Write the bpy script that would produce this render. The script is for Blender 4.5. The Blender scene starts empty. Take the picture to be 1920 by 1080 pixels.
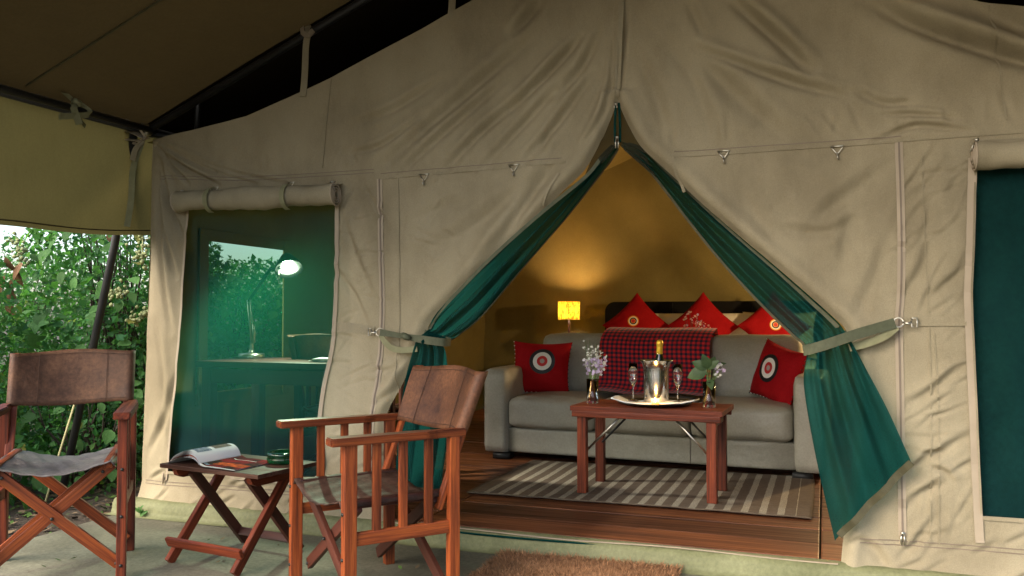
import bpy, bmesh, math, random
import numpy as np
from mathutils import Vector, Matrix, Euler
R = math.radians
random.seed(7); rng = np.random.default_rng(11)
scn = bpy.context.scene
COL = scn.collection

# ---------------------------------------------------------------- camera
cam_d = bpy.data.cameras.new('camera'); cam = bpy.data.objects.new('camera', cam_d); COL.objects.link(cam)
cam_d.sensor_width = 36.0; cam_d.lens = 29.96; cam_d.clip_start = 0.05; cam_d.clip_end = 3000
cam.location = (0.84, -3.62, 0.96); cam.rotation_euler = (R(90 + 1.97), 0, R(20.1))
scn.camera = cam
# ---------------------------------------------------------------- sky, sun, exposure
SUN_EL, SUN_AZ = R(40), R(238)             # dusk light; azimuth as the direction the light comes from
w = bpy.data.worlds.new('World'); scn.world = w; w.use_nodes = True
nt = w.node_tree; bg = nt.nodes['Background']
sky = nt.nodes.new('ShaderNodeTexSky'); sky.sky_type = 'NISHITA'; sky.sun_disc = False
sky.sun_elevation = SUN_EL; sky.dust_density = 3.0; sky.air_density = 1.0; sky.ozone_density = 1.0
sky.sun_rotation = R(90) - SUN_AZ
nt.links.new(sky.outputs[0], bg.inputs[0]); bg.inputs[1].default_value = 0.15
sl = bpy.data.lights.new('sun', 'SUN'); sl.energy = 1.15; sl.angle = R(50); sl.color = (1.0, 0.88, 0.70)
sun = bpy.data.objects.new('sun', sl); COL.objects.link(sun)
sd = Vector((math.cos(SUN_EL) * math.cos(SUN_AZ), math.cos(SUN_EL) * math.sin(SUN_AZ), math.sin(SUN_EL)))
sun.rotation_euler = sd.to_track_quat('Z', 'Y').to_euler(); sun.location = (-8, -3, 6)
vs = scn.view_settings; vs.view_transform = 'Standard'; vs.look = 'None'; vs.gamma = 1; vs.use_curve_mapping = False
vs.exposure = 1.95
scn.render.engine = 'CYCLES'; cy = scn.cycles
cy.use_denoising = True; cy.max_bounces = 10; cy.diffuse_bounces = 5; cy.glossy_bounces = 4
cy.transmission_bounces = 10; cy.transparent_max_bounces = 24; cy.sample_clamp_indirect = 6
cy.caustics_reflective = False; cy.caustics_refractive = False

PZ = -0.075                                  # porch level; the tent deck is z = 0, the tent front y = 0

# ---------------------------------------------------------------- materials
def links(m): return m.node_tree.nodes, m.node_tree.links
def mat(name, c1, c2=None, scale=(3, 3, 3), rough=0.7, rough2=None, bump=0.0, bscale=60, bdist=0.01, metallic=0.0, spec=0.4, detail=5,
        transl=0.0, tcol=None, alpha=None, coat=0.0, sheen=0.0, rnd=True, c3=None, emit=None, trans=0.0, ior=1.45, lo=0.35, hi=0.68, fine=0.0, fscale=400, attr=None, grain=None, rndv=0.0, crumple=None):
    m = bpy.data.materials.new(name); m.use_nodes = True; N, L = links(m)
    p = N['Principled BSDF']; out = N['Material Output']
    tc = N.new('ShaderNodeTexCoord'); vec = tc.outputs['Object']
    oi = N.new('ShaderNodeObjectInfo')
    if rnd:
        a = N.new('ShaderNodeVectorMath'); a.operation = 'MULTIPLY_ADD'
        cx = N.new('ShaderNodeCombineXYZ')
        for k in range(3): L.new(oi.outputs['Random'], cx.inputs[k])
        L.new(cx.outputs[0], a.inputs[0]); a.inputs[1].default_value = (37, 53, 71); L.new(vec, a.inputs[2]); vec = a.outputs[0]
    mp = N.new('ShaderNodeMapping'); mp.inputs['Scale'].default_value = scale; L.new(vec, mp.inputs[0])
    nz = N.new('ShaderNodeTexNoise'); nz.inputs['Scale'].default_value = 1; nz.inputs['Detail'].default_value = detail; nz.inputs['Roughness'].default_value = .6
    L.new(mp.outputs[0], nz.inputs['Vector'])
    cr = N.new('ShaderNodeValToRGB'); e = cr.color_ramp.elements
    e[0].position = lo; e[1].position = hi
    e[0].color = (*c1, 1); e[1].color = (*(c2 or c1), 1)
    if c3: x = e.new((lo + hi) / 2); x.color = (*c3, 1)
    L.new(nz.outputs[0], cr.inputs[0]); col = cr.outputs[0]
    if attr:
        at = N.new('ShaderNodeAttribute'); at.attribute_name = attr
        mx = N.new('ShaderNodeMix'); mx.data_type = 'RGBA'; mx.blend_type = 'MULTIPLY'; mx.inputs[0].default_value = 1
        L.new(col, mx.inputs[6]); L.new(at.outputs['Color'], mx.inputs[7]); col = mx.outputs[2]
    if rndv:
        hs = N.new('ShaderNodeHueSaturation'); mr = N.new('ShaderNodeMapRange'); L.new(oi.outputs['Random'], mr.inputs[0])
        mr.inputs[3].default_value = 1 - rndv; mr.inputs[4].default_value = 1 + rndv
        L.new(mr.outputs[0], hs.inputs['Value']); L.new(col, hs.inputs['Color']); col = hs.outputs[0]
    if grain:                                   # fine weave, pores or grime in the colour itself
        gn = N.new('ShaderNodeTexNoise'); gm = N.new('ShaderNodeMapping'); gs = grain[0] if isinstance(grain[0], tuple) else (grain[0],) * 3; gm.inputs['Scale'].default_value = gs
        L.new(vec, gm.inputs[0]); L.new(gm.outputs[0], gn.inputs['Vector']); gn.inputs['Scale'].default_value = 1; gn.inputs['Detail'].default_value = 3; gn.inputs['Roughness'].default_value = .7
        gr_ = N.new('ShaderNodeMapRange'); gr_.inputs[1].default_value = .3; gr_.inputs[2].default_value = .7; gr_.inputs[3].default_value = 1 - grain[1]; gr_.inputs[4].default_value = 1 + grain[1] * .6; L.new(gn.outputs[0], gr_.inputs[0])
        gx = N.new('ShaderNodeVectorMath'); gx.operation = 'SCALE'; L.new(col, gx.inputs[0]); L.new(gr_.outputs[0], gx.inputs['Scale']); col = gx.outputs[0]
    L.new(col, p.inputs['Base Color'])
    p.inputs['Metallic'].default_value = metallic; p.inputs['Specular IOR Level'].default_value = spec
    p.inputs['Coat Weight'].default_value = coat; p.inputs['Coat Roughness'].default_value = .25
    p.inputs['Sheen Weight'].default_value = sheen; p.inputs['IOR'].default_value = ior; p.inputs['Transmission Weight'].default_value = trans
    if rough2 is not None:
        mr = N.new('ShaderNodeMapRange'); L.new(nz.outputs[0], mr.inputs[0]); mr.inputs[1].default_value = .3; mr.inputs[2].default_value = .7
        mr.inputs[3].default_value = rough; mr.inputs[4].default_value = rough2; L.new(mr.outputs[0], p.inputs['Roughness'])
    else: p.inputs['Roughness'].default_value = rough
    if bump:
        n2 = N.new('ShaderNodeTexNoise'); n2.inputs['Detail'].default_value = 4
        bs = N.new('ShaderNodeMapping'); s = bscale if isinstance(bscale, tuple) else (bscale,) * 3; bs.inputs['Scale'].default_value = s
        L.new(vec, bs.inputs[0]); L.new(bs.outputs[0], n2.inputs['Vector']); n2.inputs['Scale'].default_value = 1
        b = N.new('ShaderNodeBump'); b.inputs['Strength'].default_value = bump; b.inputs['Distance'].default_value = bdist
        L.new(n2.outputs[0], b.inputs['Height']); nrm = b.outputs[0]
        if fine:
            n3 = N.new('ShaderNodeTexNoise'); n3.inputs['Scale'].default_value = fscale; n3.inputs['Detail'].default_value = 2
            L.new(vec, n3.inputs['Vector']); b2 = N.new('ShaderNodeBump'); b2.inputs['Strength'].default_value = fine; b2.inputs['Distance'].default_value = .002
            L.new(n3.outputs[0], b2.inputs['Height']); L.new(nrm, b2.inputs['Normal']); nrm = b2.outputs[0]
        if crumple:                             # sharp little creases of cloth that has been folded and stretched
            wn = N.new('ShaderNodeTexNoise'); wn.inputs['Scale'].default_value = 2.2; wn.inputs['Detail'].default_value = 2; L.new(vec, wn.inputs['Vector'])
            wa = N.new('ShaderNodeVectorMath'); wa.operation = 'MULTIPLY_ADD'; L.new(wn.outputs['Color'], wa.inputs[0]); wa.inputs[1].default_value = (.5, .5, .5); L.new(vec, wa.inputs[2])
            cm = N.new('ShaderNodeMapping'); cm.inputs['Scale'].default_value = crumple[0]; cm.inputs['Rotation'].default_value = (0, R(35), 0); L.new(wa.outputs[0], cm.inputs[0])
            rn = N.new('ShaderNodeTexNoise'); rn.noise_type = 'RIDGED_MULTIFRACTAL'; rn.inputs['Scale'].default_value = 1; rn.inputs['Detail'].default_value = 2.5; rn.inputs['Roughness'].default_value = .5; L.new(cm.outputs[0], rn.inputs['Vector'])
            mk = N.new('ShaderNodeTexNoise'); mk.inputs['Scale'].default_value = 1.6; L.new(vec, mk.inputs['Vector']); mm = N.new('ShaderNodeMapRange'); mm.inputs[1].default_value = .42; mm.inputs[2].default_value = .62; L.new(mk.outputs[0], mm.inputs[0])
            mu = N.new('ShaderNodeMath'); mu.operation = 'MULTIPLY'; L.new(rn.outputs[0], mu.inputs[0]); L.new(mm.outputs[0], mu.inputs[1])
            b3 = N.new('ShaderNodeBump'); b3.inputs['Strength'].default_value = crumple[1]; b3.inputs['Distance'].default_value = crumple[2]; L.new(mu.outputs[0], b3.inputs['Height']); L.new(nrm, b3.inputs['Normal']); nrm = b3.outputs[0]
        L.new(nrm, p.inputs['Normal'])
    if emit: p.inputs['Emission Color'].default_value = (*emit[:3], 1); p.inputs['Emission Strength'].default_value = emit[3]
    sh = p.outputs[0]
    if transl:
        t = N.new('ShaderNodeBsdfTranslucent')
        if tcol: t.inputs[0].default_value = (*tcol, 1)
        else: L.new(col, t.inputs[0])
        ms = N.new('ShaderNodeMixShader'); ms.inputs[0].default_value = transl; L.new(sh, ms.inputs[1]); L.new(t.outputs[0], ms.inputs[2]); sh = ms.outputs[0]
    if alpha is not None:                      # woven mesh: part of the light passes straight through the holes
        t = N.new('ShaderNodeBsdfTransparent'); t.inputs[0].default_value = (*alpha[1:], 1)
        ms = N.new('ShaderNodeMixShader'); ms.inputs[0].default_value = alpha[0]; L.new(sh, ms.inputs[1]); L.new(t.outputs[0], ms.inputs[2]); sh = ms.outputs[0]
    L.new(sh, out.inputs[0])
    return m

M = {}
M['canvas'] = mat('canvas', (.215, .180, .116), (.340, .294, .198), (1.9, 1.9, 1.1), .8, bump=.45, bscale=(16, 16, 10), bdist=.013, fine=.3, fscale=700, transl=.07, rnd=False, spec=.12, c3=(.295, .252, .166), detail=12, grain=(240, .13), crumple=((3.2, 3.2, 6.0), .85, .016))
M['canvas_edge'] = mat('canvas_edge', (.30, .245, .175), (.35, .285, .205), (6, 6, 6), .75, bump=.3, bscale=120, bdist=.003)
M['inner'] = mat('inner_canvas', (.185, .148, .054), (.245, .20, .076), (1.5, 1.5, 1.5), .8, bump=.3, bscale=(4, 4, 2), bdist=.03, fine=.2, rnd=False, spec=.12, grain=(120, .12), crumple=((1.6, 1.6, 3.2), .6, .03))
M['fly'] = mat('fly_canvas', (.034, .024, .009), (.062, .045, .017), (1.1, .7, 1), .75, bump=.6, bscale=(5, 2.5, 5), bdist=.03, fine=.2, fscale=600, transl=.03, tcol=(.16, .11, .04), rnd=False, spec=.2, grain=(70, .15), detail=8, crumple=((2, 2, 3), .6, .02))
M['flyshade'] = mat('fly_canvas_painted_shade', (.014, .010, .005), (.022, .016, .008), (1, 1, 1), .85, bump=.4, bscale=6, bdist=.02, rnd=False, spec=.1)  # same fly cloth, deep shade above the tent painted into its colour
M['valance'] = mat('valance_canvas', (.105, .092, .034), (.150, .132, .052), (1.6, 1.6, 1.2), .75, bump=.6, bscale=(7, 5, 2), bdist=.03, transl=.12, tcol=(.24, .20, .07), rnd=False, spec=.12, grain=(110, .14), detail=8, crumple=((3, 3, 4), .6, .02))
M['sillcloth'] = mat('sill_cloth', (.125, .132, .062), (.20, .205, .105), (3, 3, 3), .62, bump=.5, bscale=(6, 20, 20), bdist=.012, rnd=False, grain=(60, .2), detail=8, spec=.25)
M['screen'] = mat('mesh_screen', (.004, .026, .027), (.006, .036, .037), (4, 4, 2), .75, bump=.3, bscale=9, bdist=.02, fine=.4, fscale=900, transl=.10, tcol=(.004, .15, .075), alpha=(.36, .66, .95, .76), rnd=False, spec=.08, grain=(140, .25))
M['inner_teal'] = mat('dark_teal_cloth', (.010, .040, .040), (.030, .092, .088), (3.5, 3.5, 2), .9, bump=.6, bscale=(5, 5, 3), bdist=.04, rnd=False, spec=.05, grain=(40, .3), crumple=((3, 3, 4), 1, .04), lo=.38, hi=.64, detail=9)
M['netting'] = mat('green_netting', (.004, .042, .039), (.010, .074, .067), (5, 5, 3), .9, bump=.35, bscale=14, bdist=.012, fine=.3, fscale=900, transl=.35, tcol=(.010, .10, .085), alpha=(.15, .35, .85, .75), rnd=False, spec=.03, grain=(180, .3), crumple=((4, 4, 5), .6, .012))
M['gablenet'] = mat('gable_netting', (.018, .018, .011), (.024, .024, .014), (5, 5, 5), .8, alpha=(.2, .8, .85, .7), rnd=False, spec=.1)
M['strap'] = mat('olive_webbing', (.060, .066, .036), (.085, .092, .052), (30, 30, 30), .7, bump=.4, bscale=300, bdist=.002)
M['strap_light'] = mat('pale_webbing', (.17, .165, .085), (.22, .21, .115), (30, 30, 30), .7, bump=.4, bscale=300, bdist=.002)
M['bind'] = mat('olive_binding', (.05, .045, .022), (.07, .062, .03), (30, 30, 30), .75, bump=.4, bscale=250, bdist=.002)
M['steel'] = mat('nickel_metal', (.50, .47, .40), None, rough=.34, metallic=1)
M['brushed'] = mat('brushed_steel', (.55, .56, .56), (.66, .67, .67), (2, 2, 90), .16, rough2=.24, metallic=1, rnd=False)
M['black'] = mat('black_painted_steel', (.012, .012, .013), (.022, .022, .022), (9, 9, 9), .42, bump=.1, bscale=80)
M['wood'] = mat('red_hardwood', (.21, .044, .015), (.030, .009, .005), (2.6, 60, 60), .38, rough2=.62, bump=.35, bscale=(5, 110, 110), bdist=.003, coat=.05, c3=(.12, .024, .010), rndv=.35, detail=10, spec=.22, lo=.30, hi=.72, grain=((7, 260, 260), .35))
M['wood_o'] = mat('orange_hardwood', (.34, .082, .019), (.042, .011, .005), (2.6, 60, 60), .38, rough2=.62, bump=.35, bscale=(5, 110, 110), bdist=.003, coat=.05, c3=(.19, .042, .012), rndv=.35, detail=10, spec=.22, lo=.30, hi=.72, grain=((7, 260, 260), .35))
M['wood_d'] = mat('dark_hardwood', (.032, .012, .008), (.075, .02, .011), (2.5, 30, 30), .4, rough2=.6, bump=.25, bscale=(5, 110, 110), bdist=.003, coat=.06, rndv=.25, detail=7, spec=.3)
M['table_worn'] = mat('worn_table_wood', (.040, .018, .012), (.105, .050, .032), (2, 50, 50), .42, rough2=.65, bump=.35, bscale=(4, 90, 90), bdist=.003, rndv=.12, detail=10, spec=.15, grain=((6, 220, 220), .35))
M['leather_b'] = mat('dark_brown_leather', (.028, .014, .010), (.085, .046, .033), (8, 8, 8), .5, rough2=.7, bump=.4, bscale=40, bdist=.005, fine=.35, fscale=450, detail=10, spec=.18, lo=.30, hi=.72, grain=(60, .35))
M['zip_coil'] = mat('zip_coil', (.17, .13, .095), None, rough=.6)
M['cupglass'] = mat('thin_cup_glass', (.9, .9, .9), None, rough=.05, alpha=(.88, 1, .97, .92))
M['deck'] = mat('dark_deck_boards', (.19, .066, .024), (.045, .017, .009), (1.3, 36, 36), .34, rough2=.6, bump=.4, bscale=(2.5, 60, 60), bdist=.005, c3=(.115, .039, .016), rndv=.4, detail=10, spec=.3, grain=((4, 150, 150), .3))
M['leather'] = mat('brown_leather', (.038, .017, .009), (.160, .080, .044), (6, 6, 6), .48, rough2=.7, bump=.4, bscale=(34, 34, 34), bdist=.005, fine=.35, fscale=450, spec=.25, detail=10, lo=.30, hi=.72, grain=(70, .35))
M['leather_g'] = mat('worn_grey_leather', (.070, .060, .056), (.20, .178, .165), (7, 7, 7), .45, rough2=.65, bump=.4, bscale=40, bdist=.005, fine=.35, fscale=450, detail=10, spec=.3, lo=.28, hi=.72, grain=(60, .35))
M['leather_o'] = mat('tan_leather', (.046, .017, .008), (.165, .070, .033), (5, 5, 5), .46, rough2=.68, bump=.4, bscale=34, bdist=.005, fine=.35, fscale=450, detail=10, spec=.28, lo=.30, hi=.72, grain=(70, .35))
M['thread'] = mat('dark_thread', (.05, .025, .015), None, rough=.8)
M['bolt'] = mat('dark_bolt', (.05, .05, .045), None, rough=.4, metallic=.8)
M['brass'] = mat('tarnished_brass', (.30, .20, .05), (.2, .14, .05), (30, 30, 30), .45, metallic=.7)
M['sofa'] = mat('grey_sofa_leather', (.29, .272, .218), (.37, .348, .285), (3, 3, 3), .36, rough2=.52, bump=.4, bscale=(8, 8, 8), bdist=.02, fine=.25, fscale=420, spec=.42, rnd=True, grain=(90, .12), crumple=((5, 5, 9), .55, .012))
M['sofa_foot'] = mat('black_plastic', (.012, .012, .012), None, rough=.5)
M['red'] = mat('red_cotton', (.26, .004, .007), (.33, .007, .010), (6, 6, 6), .85, bump=.5, bscale=14, bdist=.014, fine=.3, fscale=900, spec=.12, grain=(150, .15))
M['bead_k'] = mat('black_beads', (.012, .012, .014), None, rough=.4, bump=.5, bscale=300, bdist=.003)
M['bead_w'] = mat('white_beads', (.72, .70, .66), None, rough=.4, bump=.5, bscale=300, bdist=.003)
M['bead_r'] = mat('red_beads', (.5, .02, .02), None, rough=.4, bump=.5, bscale=300, bdist=.003)
M['bead_y'] = mat('orange_beads', (.75, .30, .03), None, rough=.4, bump=.5, bscale=300, bdist=.003)
M['bead_g'] = mat('grey_beads', (.35, .33, .30), None, rough=.4, bump=.5, bscale=300, bdist=.003)
M['linen'] = mat('white_linen', (.66, .62, .55), (.74, .70, .62), (5, 5, 5), .8, bump=.4, bscale=14, bdist=.012, sheen=.1)
M['napkin'] = mat('white_napkin', (.60, .66, .66), (.70, .74, .74), (9, 9, 9), .8, bump=.3, bscale=60, bdist=.004)
M['headboard'] = mat('black_upholstery', (.004, .0035, .003), (.006, .005, .004), (9, 9, 9), .6, bump=.2, bscale=60, spec=.2)
M['tray'] = mat('dark_steel_tray', (.05, .05, .05), None, rough=.3, metallic=.9)
M['glass'] = mat('clear_glass', (1, 1, 1), None, rough=.0, trans=1, ior=1.45)
M['water'] = mat('vase_water', (.95, 1, .95), None, rough=.0, trans=1, ior=1.33)
M['greenglass'] = mat('green_glass', (.008, .13, .045), None, rough=.03, trans=.85, ior=1.5, spec=.6)
M['bottle'] = mat('dark_green_bottle', (.006, .012, .006), None, rough=.06, spec=.6)
M['foil'] = mat('gold_foil', (.75, .46, .04), (.62, .36, .03), (60, 60, 60), .38, bump=.5, bscale=120, bdist=.003, metallic=.45)
M['wax'] = mat('candle_wax', (.85, .7, .4), None, rough=.5, transl=.4)
M['flame'] = mat('candle_flame', (1, .7, .2), None, rough=.5, emit=(1, .55, .14, 30))
M['stem'] = mat('green_stem', (.10, .17, .04), (.16, .22, .06), (20, 20, 20), .6)
M['petal'] = mat('lilac_petal', (.50, .38, .62), (.66, .55, .74), (50, 50, 50), .6, transl=.3)
M['petal_w'] = mat('white_petal', (.62, .62, .58), (.75, .74, .70), (50, 50, 50), .6, transl=.3)
M['petal_p'] = mat('pink_petal', (.62, .35, .36), (.7, .5, .45), (50, 50, 50), .6, transl=.3)
M['bigleaf'] = mat('grey_green_leaf', (.045, .085, .035), (.075, .125, .05), (30, 30, 30), .5, transl=.2)
M['leaf'] = mat('shrub_leaf', (.034, .108, .030), (.074, .180, .048), (5, 5, 5), .65, transl=.38, tcol=(.09, .29, .04), attr='tint', rnd=False, spec=.18)
M['leafp'] = mat('broad_leaf', (.06, .15, .045), (.11, .23, .07), (12, 12, 12), .65, transl=.35, tcol=(.14, .34, .05), bump=.4, bscale=60, bdist=.005, rndv=.4, spec=.2, grain=(25, .3))
M['leafy'] = mat('yellowing_leaf', (.22, .20, .035), (.12, .15, .03), (14, 14, 14), .5, transl=.3, rndv=.3)
M['leafd'] = mat('dry_leaf', (.13, .065, .03), (.2, .11, .05), (14, 14, 14), .8)
M['berry'] = mat('pale_seed_head', (.22, .26, .11), (.32, .34, .17), (60, 60, 60), .75, transl=.2, bump=.6, bscale=300, bdist=.003)
M['bark'] = mat('twig_bark', (.035, .028, .018), (.07, .055, .036), (20, 20, 20), .85, bump=.4, bscale=50)
M['coir'] = mat('coir_fibre', (.235, .115, .052), (.34, .175, .085), (18, 18, 18), .9, attr='tint', rnd=False)
M['soil'] = mat('dark_soil', (.045, .034, .024), (.085, .065, .045), (4, 4, 4), .95, bump=.8, bscale=25, bdist=.03, rnd=False)
M['porch'] = mat('porch_cloth', (.092, .088, .062), (.20, .19, .138), (2.1, 1.5, 1.6), .55, rough2=.8, bump=.4, bscale=(5, 9, 5), bdist=.016, fine=.3, fscale=500, rnd=False, c3=(.150, .143, .102), detail=12, spec=.22, grain=(55, .28), crumple=((1.2, 2.2, 2), .6, .02))
M['litter'] = mat('leaf_litter', (.10, .07, .04), (.16, .12, .07), (9, 9, 9), .9, attr='tint', rnd=False)
M['metal_dark'] = mat('lamp_metal', (.09, .09, .09), None, rough=.3, metallic=.9)
M['bulb'] = mat('lit_bulb', (1, 1, .9), None, emit=(1.0, .97, .82, 45))
M['rope'] = mat('guy_rope', (.3, .28, .14), None, rough=.8)
M['paper'] = mat('magazine_paper', (.66, .67, .65), None, rough=.6, spec=.1)
M['cover_red'] = mat('red_printed_page', (.20, .006, .010), (.018, .006, .007), (9, 9, 9), .7, rnd=False, lo=.42, hi=.60, spec=.03)
M['ink'] = mat('dark_printed_photo', (.03, .028, .03), (.20, .14, .10), (60, 60, 60), .6, spec=.05)
M['ink_o'] = mat('orange_printed_photo', (.60, .10, .015), (.05, .012, .01), (40, 40, 40), .7, spec=.03)
M['ink_b'] = mat('blue_printed_photo', (.04, .07, .12), (.32, .34, .38), (50, 50, 50), .6, spec=.05)

# ---------------------------------------------------------------- geometry helpers
def setp(o, label=None, cat=None, group=None, kind=None):
    if label: o['label'] = label
    if cat: o['category'] = cat
    if group: o['group'] = group
    if kind: o['kind'] = kind
    return o
def thing(name, label, cat, loc=(0, 0, 0), rz=0, group=None, rot=None, scale=1):
    o = bpy.data.objects.new(name, None); COL.objects.link(o); o.empty_display_size = .05
    o.location = loc; o.rotation_euler = rot or (0, 0, rz); o.scale = (scale,) * 3
    return setp(o, label, cat, group)
def link(name, me, material, parent=None, smooth=False, mw=None):
    o = bpy.data.objects.new(name, me); COL.objects.link(o)
    if material is not None and not me.materials:
        for mm in (material if isinstance(material, (list, tuple)) else [material]): me.materials.append(M[mm] if isinstance(mm, str) else mm)
    if smooth: me.polygons.foreach_set('use_smooth', [True] * len(me.polygons))
    if parent is not None: o.parent = parent
    if mw is not None: o.matrix_local = mw
    return o
def pyd(name, v, f, material, parent=None, smooth=True, loc=None, rot=None):
    me = bpy.data.meshes.new(name); me.from_pydata([tuple(map(float, p)) for p in v], [], [tuple(map(int, q)) for q in f]); me.update()
    o = link(name, me, material, parent, smooth)
    if loc is not None: o.location = loc
    if rot is not None: o.rotation_euler = rot
    return o
def bm_obj(name, bm, material, parent=None, smooth=False, mw=None):
    me = bpy.data.meshes.new(name); bm.to_mesh(me); bm.free()
    return link(name, me, material, parent, smooth, mw)
def frame(p0, p1, up=(0, 0, 1)):
    p0 = Vector(p0); p1 = Vector(p1); x = (p1 - p0).normalized(); u = Vector(up)
    if abs(x.dot(u)) > .99: u = Vector((0, 1, 0))
    y = u.cross(x).normalized(); z = x.cross(y)
    m = Matrix((x, y, z)).transposed().to_4x4(); m.translation = (p0 + p1) / 2
    return m, (p1 - p0).length
def beam(name, p0, p1, wd, ht, material, parent=None, up=(0, 0, 1), bev=.004):
    """a squared timber from p0 to p1 with its own long axis as local x"""
    m, Ln = frame(p0, p1, up); bm = bmesh.new(); bmesh.ops.create_cube(bm, size=1)
    for v in bm.verts: v.co = Vector((v.co.x * Ln, v.co.y * wd, v.co.z * ht))
    if bev: bmesh.ops.bevel(bm, geom=list(bm.edges), offset=min(bev, wd * .3, ht * .3), segments=2, affect='EDGES', profile=.6)
    return bm_obj(name, bm, material, parent, False, m)
def rbox(name, c, d, r, material, parent=None, n=8, puff=(0, 0, 0), rot=None, jitter=0.0):
    """rounded, optionally puffed box"""
    bm = bmesh.new(); bmesh.ops.create_cube(bm, size=2)
    bmesh.ops.subdivide_edges(bm, edges=list(bm.edges), cuts=n, use_grid_fill=True)
    h = [x / 2 for x in d]; rr = [min(r, x * .999) for x in h]; ph = random.random() * 6
    for v in bm.verts:
        q = v.co.copy(); p = Vector([q[i] * h[i] for i in range(3)]); inn = Vector([max(-(h[i] - rr[i]), min(h[i] - rr[i], p[i] * 1.0)) for i in range(3)])
        dv = Vector([(p[i] - inn[i]) / rr[i] for i in range(3)]); ln = dv.length
        if ln > 1e-6:
            m_ = max(abs(dv.x), abs(dv.y), abs(dv.z)); dv = dv * (m_ / ln)
        p = inn + Vector([dv[i] * rr[i] for i in range(3)])
        for i in range(3):
            if puff[i]:
                a, b = [k for k in range(3) if k != i]
                p[i] += puff[i] * (q[i]) * (1 - q[a] ** 2) ** .7 * (1 - q[b] ** 2) ** .7 if max(abs(q[a]), abs(q[b])) <= 1 else 0
        if jitter: p += Vector((math.sin(q.y * 5 + ph), math.sin(q.x * 4 + q.z * 3 + ph), math.sin(q.x * 6 + q.y * 4 + ph))) * jitter
        v.co = p
    bmesh.ops.recalc_face_normals(bm, faces=list(bm.faces))
    o = bm_obj(name, bm, material, parent, True); o.location = c
    if rot: o.rotation_euler = rot
    return o
def tube_geo(pts, rad, seg=8, cap=True):
    pts = [Vector(p) for p in pts]; n = len(pts); rad = rad if isinstance(rad, (list, tuple)) else [rad] * n
    V, Fc = [], []; prev = None
    for i, p in enumerate(pts):
        t = (pts[min(i + 1, n - 1)] - pts[max(i - 1, 0)]).normalized()
        if prev is None: a = t.orthogonal().normalized()
        else: a = (prev - t * prev.dot(t)); a = a.normalized() if a.length > 1e-6 else t.orthogonal().normalized()
        prev = a; b = t.cross(a)
        for k in range(seg):
            an = 2 * math.pi * k / seg; V.append(p + (a * math.cos(an) + b * math.sin(an)) * rad[i])
    for i in range(n - 1):
        for k in range(seg):
            k2 = (k + 1) % seg; Fc.append((i * seg + k, i * seg + k2, (i + 1) * seg + k2, (i + 1) * seg + k))
    if cap: Fc.append(tuple(range(seg - 1, -1, -1))); Fc.append(tuple((n - 1) * seg + k for k in range(seg)))
    return V, Fc
def tube(name, pts, rad, material, parent=None, seg=8):
    v, f = tube_geo(pts, rad, seg); return pyd(name, v, f, material, parent)
def join_geo(lst):
    V, Fc = [], []
    for v, f in lst:
        o = len(V); V += list(v); Fc += [tuple(i + o for i in q) for q in f]
    return V, Fc
def lathe(name, prof, material, parent=None, seg=32, loc=None):
    V, Fc = [], []; n = len(prof)
    for r, z in prof:
        for k in range(seg): a = 2 * math.pi * k / seg; V.append((r * math.cos(a), r * math.sin(a), z))
    for i in range(n - 1):
        for k in range(seg): k2 = (k + 1) % seg; Fc.append((i * seg + k, i * seg + k2, (i + 1) * seg + k2, (i + 1) * seg + k))
    o = pyd(name, V, Fc, material, parent, True, loc); bm = bmesh.new(); bm.from_mesh(o.data); bmesh.ops.remove_doubles(bm, verts=list(bm.verts), dist=1e-5); bmesh.ops.recalc_face_normals(bm, faces=list(bm.faces)); bm.to_mesh(o.data); bm.free(); return o
def gridf(nu, nv): return [(j * nu + i, j * nu + i + 1, (j + 1) * nu + i + 1, (j + 1) * nu + i) for j in range(nv - 1) for i in range(nu - 1)]
def smooth_path(pts, n):
    """Catmull-Rom through the points, n samples"""
    P = np.array(pts, float); P = np.vstack([2 * P[0] - P[1], P, 2 * P[-1] - P[-2]]); k = len(P) - 3; out = []
    for t in np.linspace(0, k - 1e-6, n):
        i = int(t); u = t - i; a, b, c, d = P[i:i + 4]
        out.append(.5 * (2 * b + (c - a) * u + (2 * a - 5 * b + 4 * c - d) * u * u + (3 * b - a - 3 * c + d) * u ** 3))
    return np.array(out)
def ribbon(name, pts, width_dir, wd, material, parent=None, thick=.002, n=24):
    """a flat woven band along pts, its width along width_dir (or one direction per point)"""
    P = smooth_path(pts, n); V = []; Fc = []
    for i, p in enumerate(P):
        t = P[min(i + 1, n - 1)] - P[max(i - 1, 0)]; t = t / (np.linalg.norm(t) + 1e-9)
        wv = np.array(width_dir if not callable(width_dir) else width_dir(i / (n - 1)), float); wv -= t * wv.dot(t); wv /= np.linalg.norm(wv) + 1e-9
        nn = np.cross(t, wv); ww = wd if not callable(wd) else wd(i / (n - 1))
        for a, b in ((-1, -1), (1, -1), (1, 1), (-1, 1)): V.append(p + wv * a * ww / 2 + nn * b * thick / 2)
    for i in range(n - 1):
        for k in range(4): k2 = (k + 1) % 4; Fc.append((i * 4 + k, i * 4 + k2, i * 4 + 4 + k2, i * 4 + 4 + k))
    Fc.append((3, 2, 1, 0)); Fc.append(tuple((n - 1) * 4 + k for k in range(4)))
    return pyd(name, V, Fc, material, parent, False)
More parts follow.
